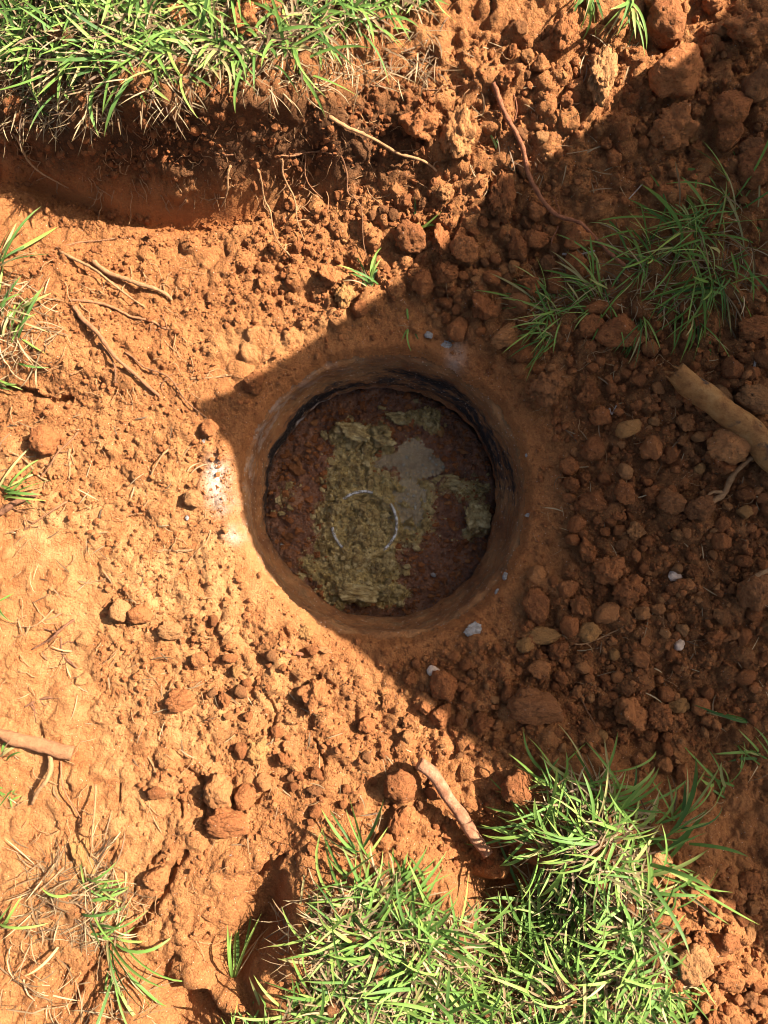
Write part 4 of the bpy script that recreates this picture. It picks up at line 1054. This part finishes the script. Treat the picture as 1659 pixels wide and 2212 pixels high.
root([(710,250),(780,290),(870,332),(943,367)], 10, 6, m_p, 'orange brown straight root sticking out of the top bank', arch=.02, lift=.008)
root([(1104,178),(1112,230),(1110,290)], 4, 3, m_x, 'thin red root beside the long reddish root')
root([(780,180),(900,190),(1045,186)], 4, 3, m_r, 'thin root running level across the top slope', wob=1.5)
root([(20,285),(65,345),(110,390),(150,405)], 7, 3, m_p, 'pale straw coloured root hanging down the left bank', arch=.03, lift=.01)
root([(500,360),(492,400),(475,445)], 8, 4, m_p, 'short light root hanging in front of the smooth clay cut', arch=.02, lift=.015)
root([(547,355),(575,425),(585,480),(625,552)], 6, 3, m_p, 'long thin root hanging right of the clay cut', arch=.02, lift=.008)
root([(605,340),(620,395),(640,450),(655,525)], 6, 3, m_p, 'second hanging root right of the clay cut, with side hairs', arch=.02, lift=.008)
root([(655,335),(665,385),(692,425)], 5, 2.5, m_r, 'short hanging root in the middle of the top bank', arch=.015, lift=.008)
root([(740,335),(750,400),(775,450),(795,552)], 5, 2.5, m_r, 'rightmost of the thin roots hanging from the top bank', arch=.015, lift=.006)
root([(440,325),(525,335),(590,355)], 5, 3, m_r, 'dark root lying level on the top bank', wob=1.8, lift=.008)
root([(590,337),(650,330),(722,337)], 5, 3, m_r, 'level root joining the hanging roots on the bank', wob=1.8, lift=.008)
root([(130,544),(200,579),(250,619),(317,666)], 9, 4, m_p, 'straight pale root lying in the left sunlit field', arch=.02, wob=.4)
root([(205,564),(250,594),(290,614),(345,624),(370,649)], 13, 9, m_p, 'thick pale root curving over the left sunlit soil', arch=.012)
root([(155,649),(240,664),(300,686),(340,704),(380,706)], 8, 6, m_r, 'orange root running right across the left field')
mr = root([(160,664),(200,709),(240,759),(285,804),(345,856)], 13, 8, m_r, 'thickest forked root in the left sunlit field', arch=.018, wob=.6, sides=9)
root([(218,744),(240,779),(250,824)], 8, 5, m_r, None, 'branch', parent=mr, lift=.008)
root([(270,764),(320,794),(380,834),(445,909)], 5, 3.5, m_r, 'long thin root ending at the left tip of the shadow', arch=.01)
root([(120,534),(200,521),(315,504)], 6, 3, m_r, 'twig lying under the clay cut at upper left', wob=.5)
root([(410,819),(450,817),(500,809)], 8, 3, m_p, 'pale straw splinter left of the upper rim', wob=.4)
root([(355,729),(385,765),(410,804)], 3.5, 2.5, m_p, 'hair thin root in the middle left field')
root([(5,969),(60,1004),(105,1037)], 7, 4, m_p, 'root curving at the left edge halfway down')
root([(165,929),(125,984),(85,1029)], 6, 4, m_r, 'root slanting down left beneath the smooth large clod', arch=.008)
root([(155,969),(150,1000),(145,1034)], 8, 5, m_p, 'short upright pale root below the smooth large clod')
root([(370,971),(340,989),(325,1037)], 6, 4, m_p, 'hooked root left of the white rim patch', arch=.012)
root([(0,1107),(30,1090),(82,1065)], 19, 12, m_d, 'thick brown root stub at the left edge', arch=.008, sides=10)
root([(150,1082),(100,1112),(50,1144)], 7, 3, m_r, 'root slanting below the thick brown stub', arch=.01)
root([(510,1099),(465,1132),(435,1177),(390,1237),(310,1272)], 5, 2.5, m_p, 'long thin pale root leading from the rim to lower left')
root([(270,1237),(200,1259),(135,1282)], 4.5, 3, m_p, 'thin olive straw left of the pale angular stone', wob=.6)
root([(160,1342),(120,1367),(70,1407)], 8, 4, m_d, 'brown twig in the lower left field casting a dark shadow', arch=.012)
root([(128,1380),(140,1410),(165,1442)], 6, 4, m_d, 'dark twig pointing down beneath the brown twig')
root([(140,1502),(100,1512),(50,1526)], 8, 5, m_d, 'dark twig over a small hollow at lower left')
root([(610,1403),(632,1411),(657,1414)], 11, 9, m_x, 'short reddish root stub on the sunlit soil below the opening', wob=.2)
root([(420,1186),(380,1186),(335,1193)], 9, 4, m_p, 'frayed pale root bundle left of the opening')
root([(115,1307),(80,1355),(35,1352)], 5, 3, m_p, 'curled thin root near the left edge', arch=.008)
st_ = root([(-20,1575),(40,1598),(100,1615),(157,1628)], 26, 36, m_root, 'thick root stump at the left edge with a forked prong', 'root_stump', 'root stump', lift=.004, wob=.5, sides=12, lump=.35)
root([(107,1632),(99,1690),(66,1738)], 14, 8, m_p, None, 'prong', parent=st_, arch=.02, lift=.004)
root([(128,1640),(150,1735),(185,1768)], 5, 3, m_r, None, 'rootlet', parent=st_, arch=.015)
root([(207,1695),(201,1790),(195,1850)], 6, 4, m_p, 'pinkish upright stick near the lower left grass', arch=.03, wob=.3, lift=.012)
root([(320,1636),(332,1660),(337,1690)], 4, 3, m_p, 'small straw in the lower left sunlit soil', wob=.3)
root([(322,1750),(335,1775),(350,1798)], 4, 3, m_p, 'small straw above the lower left crack', wob=.3)
root([(905,1648),(944,1682),(974,1730),(1004,1775),(1030,1812),(1055,1848)], 32, 30, m_stick, 'thick peeling stick standing in the hollow beside the lower lawn', 'stick', 'stick', lift=.035, wob=.4, sides=12, lump=.2)
br = root([(1458,802),(1504,844),(1579,899),(1645,962),(1720,1045)], 58, 80, None, 'thick broken branch with splintered end at right edge', 'branch', 'branch', lift=.020, wob=.3, sides=18, lump=.18)
def mat_branch():
    N = NT('branch_bark'); vec = N.coord()
    c = N.ramp(N.noise(vec, 35, 6, .7), [(.3, (.22, .080, .024)), (.5, (.46, .205, .062)), (.7, (.58, .31, .11))])
    c = N.mix(N.fr(N.noise(vec, 22, 4, .6), .58, .68), c, (.07, .05, .04))
    return N.fin(c, .8, N.bump(N.noise(vec, 130, 6, .75), 1.0, .016), .2)
m_branch = mat_branch(); br.data.materials.append(m_branch)
for k, (x, y, x2, y2, ww) in enumerate([(1478,812,1434,803,16), (1488,812,1452,790,18), (1474,836,1437,812,14), (1500,836,1462,800,20)]):
    root([(x, y), ((x + x2) / 2, (y + y2) / 2), (x2, y2)], ww, 3, m_branch, None, 'splinter', parent=br, lift=.034 + .006 * (k % 2), wob=.2)
tw = root([(1624,988),(1579,1034),(1560,1068),(1522,1101)], 13, 16, m_p, 'small forked light twig lying on brown clods at right', 'twig', 'twig', lift=.018, wob=.6)
root([(1562,1066),(1545,1062),(1532,1066)], 9, 6, m_p, None, 'fork', parent=tw, lift=.02)
root([(1665,1229),(1629,1247),(1607,1268)], 11, 14, m_p, 'short pale twig with cut end at the right edge', 'twig', 'twig', lift=.03, wob=.3)
root([(1634,764),(1630,786),(1626,809)], 8, 6, m_twig_grey, 'short grey twig above the thick branch', 'twig', 'twig', lift=.005, wob=.2)
root([(1214,550),(1250,549),(1286,541)], 7, 4, m_twig_grey, 'grey twig left of the shaded grass', 'twig', 'twig', lift=.012, wob=.3)
root([(1202,484),(1190,570),(1184,672)], 4, 3, m_x, 'thin red root reaching into the shaded grass', lift=.012)
root([(961,586),(964,625),(971,660)], 3, 2, m_p, 'thin straw stem among the shaded clods', wob=.3, lift=.01)
root([(1358,430),(1390,395),(1400,383)], 3, 2.5, m_twig_grey, 'thin grey stem above the shaded grass', lift=.01, wob=.2)
root([(1208,1374),(1270,1387),(1330,1365),(1375,1330)], 5, 2.5, m_p, 'pale crooked root in the shaded rubble below the opening', lift=.004, wob=2)
root([(1245,1500),(1275,1540),(1295,1620)], 4, 3, m_r, 'thin brown root above the lower lawn', lift=.004)
root([(1316,882),(1322,895),(1332,876)], 5, 3, m_twig_grey, 'tiny grey forked twig in the shaded rubble', 'twig', 'twig', lift=.01, wob=.2)

# fine hair roots hanging and lying about: one object
def merged_tubes(items, sides=4):
    Vs, Qs, o_ = [], [], 0
    for C, R in items:
        V_, Q, T_ = tube(C, R, sides)
        Vs.append(V_[:-2]); Qs.append(Q + o_); o_ += len(V_) - 2
    return np.vstack(Vs), np.vstack(Qs)
items = []
HAIR = [([(40,345),(540,350),(540,440),(200,430)], 45, 30, 90, 1.4, PI / 2, .45), ([(0,240),(420,215),(800,240),(800,420),(560,430),(420,400),(0,330)], 150, 25, 70, 1.2, PI / 2, .7),
        ([(820,120),(1300,120),(1300,420),(820,420)], 55, 20, 60, 1.0, 0, 3),
        ([(0,520),(430,560),(420,900),(0,1000)], 50, 20, 70, 1.2, .7, .9),
        ([(0,1050),(480,1100),(560,1500),(300,1600),(0,1500)], 45, 20, 70, 1.1, 2.6, 1.2),
        ([(60,1600),(600,1640),(560,2050),(0,2150)], 60, 20, 80, 1.1, 1.4, 1.4),
        ([(1150,640),(1450,640),(1450,800),(1180,800)], 50, 20, 55, 1.1, 1.8, .8),
        ([(1150,800),(1650,800),(1650,1600),(1150,1500)], 70, 15, 50, 1.0, 0, 3)]
for pts, n, la, lb, wd, dr, ds in HAIR:
    for k in range(n):
        x, y = rpoly(pts)
        if math.hypot(x - HX, y - HY) < HR + 15: continue
        a = dr + random.uniform(-ds, ds); L = random.uniform(la, lb); nn = 7; P_ = []
        for q in range(nn):
            P_.append(at(x, y, True, .003 + .012 * math.sin(PI * q / (nn - 1)) * random.random())[:])
            a += random.gauss(0, .35); x += math.cos(a) * L / nn; y += math.sin(a) * L / nn
        items.append((np.array(P_), np.linspace(wd, wd * .5, nn) * CAM_Z / F))
hv, hq = merged_tubes(items)
tag(link('hair_roots', mesh_from('hair_roots', hv, hq), m_root_pale), 'fine tangled hair roots trailing over the dug soil', 'fine roots', kind='stuff')

# ------------------------------------------------------------------ grass
def blade_pts(L, wdt, elev, droop, fold=.25, nseg=7, twist=0.0, bend=0.0):
    """blade growing from the origin along +X; 3 verts across"""
    x = y = z = 0.0; e = elev; V_ = []; al = []
    for k in range(nseg + 1):
        t = k / nseg
        ww = wdt * .5 * min(1, .6 + 1.8 * t) * (1 - t ** 5.5) + .0001; ps = bend * t; cb_, sb_ = math.cos(ps), math.sin(ps)
        tw_ = twist * t
        cy, sy = math.cos(tw_), math.sin(tw_)
        V_ += [(x + ww * cy * sb_, y - ww * cy * cb_, z + ww * fold - ww * sy), (x, y, z), (x - ww * cy * sb_, y + ww * cy * cb_, z + ww * fold + ww * sy)]; al += [t] * 3
        x += math.cos(e) * math.cos(ps) * L / nseg; y += math.cos(e) * math.sin(ps) * L / nseg; z += math.sin(e) * L / nseg; e -= droop / nseg
    Fc = []
    for k in range(nseg):
        for q in range(2): Fc.append((k * 3 + q, k * 3 + q + 1, k * 3 + q + 4, k * 3 + q + 3))
    return np.array(V_), np.array(Fc), np.array(al)
class Sward:
    def __init__(s): s.V, s.F, s.T, s.A, s.o = [], [], [], [], 0
    def add(s, p, az, L, wd, el, dr, tint, nseg=6):
        V_, F_, al = blade_pts(L, wd, el, dr, .25, nseg, random.uniform(-1.1, 1.1), random.gauss(0, .55))
        c, q = math.cos(az), math.sin(az)
        W = np.stack([p[0] + V_[:, 0] * c - V_[:, 1] * q, p[1] + V_[:, 0] * q + V_[:, 1] * c, p[2] + V_[:, 2]], -1)
        s.V.append(W); s.F.append(F_ + s.o); s.o += len(V_); s.T.append(np.full(len(V_), tint)); s.A.append(al)
    def build(s, name, mat, label, cat):
        me_ = mesh_from(name, np.vstack(s.V), np.vstack(s.F)); fattr(me_, 'tint', np.concatenate(s.T)); fattr(me_, 'along', np.concatenate(s.A))
        return tag(link(name, me_, mat), label, cat, kind='stuff')
def lawn(pts, n, label, cl, bare, name='lawn_grass', Lr=(.05, .115)):
    S, T_ = Sward(), Sward(); cnt = 0
    cent = [rpoly(pts) for _ in range(n // 9)]
    for cx, cy in cent:
        if any(((cx - b[0]) / b[2]) ** 2 + ((cy - b[1]) / b[2]) ** 2 < 1 for b in bare): continue
        az0 = random.uniform(0, 2 * PI); sc = random.uniform(.7, 1.25)
        for k in range(random.randint(5, 13)):
            x, y = cx + random.gauss(0, 26), cy + random.gauss(0, 26)
            p = at(x, y, True)
            az = az0 + random.gauss(0, 1.5)
            L = random.uniform(*Lr) * sc
            S.add((p.x, p.y, p.z - .004), az, L, random.uniform(.0030, .0061), random.uniform(.03, .95), random.uniform(.0, 1.4), min(1, max(0, random.gauss(.47, .23))))
    for k in range(int(n * 1.3)):
        x, y = rpoly(pts); p = at(x, y, True)
        T_.add((p.x, p.y, p.z + random.uniform(0, .008)), random.uniform(0, 2 * PI), random.uniform(.02, .075), random.uniform(.0014, .0042), random.uniform(-.1, .6), random.uniform(0, .7), random.random(), 4)
    S.build(name, m_lawn, label, 'grass')
    T_.build('dry_thatch', m_straw, 'dry straw coloured thatch under the ' + cl, 'dry grass')
lawn(LAWN_TOP, 1650, 'bright green lawn grass on top of the bank, upper left', 'upper left lawn', [(390,45,36),(530,60,45),(555,15,50)])
lawn(LAWN_BOT, 2150, 'bright green lawn grass on the bank, lower right', 'lower right lawn', [(1060,1900,50),(1085,2025,24),(1190,1880,18),(1330,1960,22),(800,2080,16),(1330,2120,24),(940,2130,18)], Lr=(.05,.125))
# straw fringe along the edge of the upper bank, other scattered straw
T_ = Sward()
for pts, n, (la, lb) in [([(-40,170),(420,165),(400,235),(250,265),(100,275),(-40,290)], 620, (.025,.07)), ([(420,160),(950,60),(960,160),(800,190),(600,215)], 330, (.02,.06)),
                         ([(60,1830),(230,1830),(300,1960),(230,2050),(60,2040)], 260, (.03,.08)), ([(600,1960),(760,1900),(720,2120),(600,2120)], 160, (.03,.07)), ([(0,2100),(330,2120),(330,2212),(0,2212)], 90, (.03,.07)),
                         ([(0,600),(100,600),(110,800),(0,820)], 110, (.03,.07)), ([(1150,600),(1600,480),(1620,640),(1420,700),(1180,690)], 220, (.03,.08)), ([(0,900),(480,900),(420,1700),(0,1700)], 90, (.015,.05)),
                         ([(1000,100),(1400,100),(1400,500),(1000,420)], 60, (.02,.06)), ([(1150,800),(1650,760),(1650,1600),(1150,1500)], 90, (.015,.05)), ([(440,1450),(900,1550),(800,1850),(440,1850)], 60, (.02,.05))]:
    for k in range(n):
        x, y = rpoly(pts)
        if math.hypot(x - HX, y - HY) < HR + 15: continue
        p = at(x, y, True)
        T_.add((p.x, p.y, p.z + random.uniform(.001, .007)), random.uniform(0, 2 * PI), random.uniform(la, lb), random.uniform(.0008, .0024), random.uniform(-.15, .45), random.uniform(0, .8), random.random(), 4)
T_.build('scattered_straw', m_straw, 'dry straw and dead blades strewn along banks and soil', 'straw')

S = Sward()
k = 0
while k < 6500:
    x, y = random.uniform(-2.0, 2.1), random.uniform(-2.0, 2.3)
    dd = math.hypot(max(xs_f[0] - x, x - xs_f[-1], 0), max(ys_f[0] - y, y - ys_f[-1], 0))
    lim = .02 if (y > ys_f[-1] and x < .2) or (y < ys_f[0] and x > -.3) else .22
    if dd < lim or random.random() < .3 * (dd < .4): continue
    k += 1
    S.add((x, y, HO(x, y) - .004), random.uniform(0, 2 * PI), random.uniform(.06, .13), random.uniform(.004, .008), random.uniform(.2, 1.2), random.uniform(.1, 1.5), min(1, max(0, random.gauss(.47, .23))), 5)
S.build('meadow_grass', m_lawn, 'green grass growing all around the dug ground', 'grass')
# grass tufts one can count: every blade is a part
BL = []
for k in range(20):
    V_, F_, al = blade_pts(1.0, random.uniform(.045, .072), random.uniform(.2, 1.15), random.uniform(.3, 1.9), .25, 9, random.uniform(-1.2, 1.2), random.gauss(0, .6))
    mb = mesh_from('blade', V_, F_); fattr(mb, 'along', al); BL.append(mb)
def with_mat(m, mat):
    c = m.copy(); c.materials.append(mat); return c
BG = [with_mat(b, m_tuft) for b in BL]; BS = [with_mat(b, m_straw_o) for b in BL]
def tuft(px, py, n, L, az, spread, label, rad=10, dry=.15, lift=0.0, wid=1.0, name='grass_tuft', group=None):
    """az: picture direction in degrees (0 right, 90 up) that the blades lean to"""
    p0 = at(px, py, True)
    t = empty(name, (p0.x, p0.y, p0.z + lift)); tag(t, label, 'grass tuft', group)
    for k in range(n):
        x, y = px + random.gauss(0, rad), py + random.gauss(0, rad)
        p = at(x, y, True)
        d = random.random() < dry
        o = link('dry_blade' if d else 'blade', random.choice(BS if d else BG), None, t)
        l = random.uniform(*L) * (.8 if d else 1)
        o.location = (p.x - p0.x, p.y - p0.y, p.z - p0.z - .003)
        o.rotation_euler = (random.uniform(-.2, .2), random.uniform(-.25, .25), math.radians(az) + random.gauss(0, math.radians(spread)))
        o.scale = (l, l * wid * .66 * (.45 if d else random.uniform(.7, 1.2)) * (.11 / max(l, .05)), l)
    return t
tuft(1490,500,70,(.08,.17),170,75,'dense dark green tuft in the shade near the right edge',30,.2,0,.62)
tuft(1540,600,60,(.08,.17),230,50,'shaded tuft with blades falling down left near the right edge',26,.2,0,.62)
tuft(1600,440,26,(.08,.17),150,60,'shaded tuft at right edge reaching up left',22,.25,0,.62)
tuft(1400,560,55,(.07,.15),160,70,'middle tuft of the shaded grass with long thin blades',30,.3,0,.62)
tuft(1290,640,45,(.07,.13),170,50,'shaded tuft left of the middle one, blades flat to the left',24,.3,0,.62)
tuft(1190,665,48,(.06,.13),185,45,'leftmost shaded grass tuft overhanging the clods',20,.25,0,.62)
tuft(1195,715,18,(.06,.12),200,30,'lowest left spray of shaded grass over the long flat clod',10,.25,0,.62)
tuft(1390,690,24,(.07,.13),260,25,'shaded spray hanging down toward the thick branch',10,.35,0,.62)
tuft(1500,680,22,(.07,.13),250,40,'shaded tuft above the rubble with blades pointing down',14,.25,0,.62)
tuft(1610,545,22,(.08,.14),200,70,'dry ended tuft hugging the right edge in the shade',16,.5,0,.62)
tuft(800,615,15,(.05,.085),125,35,'small green tuft on the sunlit clods above the opening',6,.3)
tuft(1270,-12,16,(.05,.10),270,40,'left green sprig hanging over the top edge',8,.1,.01)
tuft(1350,20,18,(.06,.11),265,25,'right green sprig hanging from the top edge',8,.05,.02)
tuft(1080,355,6,(.04,.07),80,35,'tiny green sprout on the crumbly slope knob',4,.3)
tuft(895,505,4,(.05,.08),55,20,'lone thin blades by the half sunlit clod',3,.2)
tuft(885,712,9,(.03,.05),180,60,'tiny dull tuft on the upper rim of the opening',10,.3)
tuft(1205,840,6,(.04,.06),110,40,'tiny sprig on the big crumbly brown clod',5,.2)
tuft(-10,575,8,(.09,.16),20,25,'tuft of long blades at the upper left edge',10,.15)
tuft(5,670,22,(.07,.13),10,50,'straw mixed tuft below the upper left edge tuft',16,.5)
tuft(20,745,24,(.06,.12),30,70,'straw mixed tuft at left edge above the soil ledge',18,.5)
tuft(-5,830,8,(.04,.08),340,40,'small tuft at left edge beside the soil ledge',6,.3)
tuft(5,1062,12,(.07,.13),5,35,'flat lying tuft at left edge over the thick brown root',10,.3)
tuft(-8,1305,10,(.04,.07),330,45,'small tuft at left edge level with the pale stone',6,.1)
tuft(18,1722,14,(.02,.04),60,90,'small dark weed at left edge beside the stump',8,.1,0,1.4)
tuft(0,1640,5,(.05,.09),50,30,'thin blades at the left edge by the root stump',6,.4)
tuft(0,1995,6,(.07,.13),35,20,'long bright blades entering from the lower left edge',6,.1)
tuft(180,1940,26,(.06,.11),30,60,'green tuft under the pale yellow lump, lower left',22,.45)
tuft(190,2000,24,(.06,.12),345,60,'dry clump with long green blades at lower left',18,.55)
tuft(240,2030,8,(.10,.19),325,18,'long arching blades reaching toward the lower left hollow',8,.0,0,1.2)
tuft(250,2090,9,(.09,.16),300,35,'lowest left tuft with yellowing arched blades',10,.3)
tuft(505,2115,8,(.10,.17),80,12,'tall upright blades at the lower hollow',4,.1,0,1.2)
tuft(780,1850,12,(.08,.14),95,25,'upright tuft at the upper tip of the lower lawn',8,.1)
tuft(1215,1700,20,(.07,.16),110,75,'tall sunlit tuft at the top of the lower lawn',34,.15)
tuft(1290,1720,22,(.07,.15),70,80,'sunlit tuft right of the tallest lower tuft',34,.15)
tuft(1165,1790,18,(.08,.15),165,35,'sunlit blades leaning left over the dark hollow',26,.1)
tuft(1450,1775,18,(.07,.14),80,50,'half shaded tuft at the right of the lower lawn',14,.2)
tuft(1400,1880,16,(.10,.17),0,40,'broad bright blades leaning right over the clods',34,.1,0,1.2)
tuft(1620,1560,3,(.12,.19),160,10,'long single blade crossing the dark soil at lower right',3,.0,0,1.3)
tuft(1570,1700,14,(.05,.12),110,60,'dim feathery weed in the lower right shade',14,.1)
tuft(1650,1640,10,(.05,.1),140,40,'dim tuft at the right edge in the lower shade',10,.1)
tuft(640,1990,9,(.08,.13),15,30,'bright curled blades at the left edge of lower lawn',8,.05,0,1.2)

# ------------------------------------------------------------------ added sun shade outside the frame, shaped to cast the wedge shadow
SH = 1.25
EDGE = [(1659,-60),(1390,190),(1200,335),(1060,400),(985,500),(862,610),(640,760),(440,886),(500,965),(560,1160),(640,1270),(780,1405),(900,1510),(1000,1592),(1150,1700),(1400,1830),(1659,2060)]  # wanted shadow outline, traced back toward the sun to shape the sheet
pl = []
for x, y in EDGE:
    p = at(x, y, True); k = (SH - p.z) / SUN.z; q = p + SUN * k; pl.append((q.x, q.y))
tip = pl[7]
up_end, lo_end = Vector(pl[0]), Vector(pl[-1])
du = (up_end - Vector(tip)).normalized(); dl = (lo_end - Vector(tip)).normalized()
A1 = up_end + du * .25; A2 = lo_end + dl * .25
poly = [tuple(A1)] + pl + [tuple(A2), (A2.x + .35, A2.y + .3), (A1.x + .5, A1.y - .3)]
shade = empty('added_sun_shade', (tip[0], tip[1], 0))
tag(shade, 'white cloth sun shade on poles added out of frame to cast the wedge shadow', 'added sun shade')
n = len(poly)
vs = [(x - tip[0], y - tip[1], SH) for x, y in poly] + [(x - tip[0], y - tip[1], SH + .006) for x, y in poly]
fcs = [list(range(n))[::-1], list(range(n, 2 * n))] + [[i, (i + 1) % n, n + (i + 1) % n, n + i] for i in range(n)]
mp_ = bpy.data.meshes.new('cloth'); mp_.from_pydata(vs, [], fcs); mp_.update()
link('cloth', mp_, mat_plain('added_shade_cloth', [(.3, (.55, .52, .47)), (.7, (.68, .65, .60))], 30, .9, .1), shade)
for (x, y) in [tip, tuple(A1), tuple(A2), poly[-1], poly[-2]]:
    C = np.array([(x - tip[0], y - tip[1], z) for z in np.linspace(.1, SH - .003, 8)])
    C[:, 0] += .0001 * np.arange(8)
    link('added_shade_pole', tube_mesh('added_shade_pole', C, np.full(8, .018), 10, 0), m_twig_grey, shade)
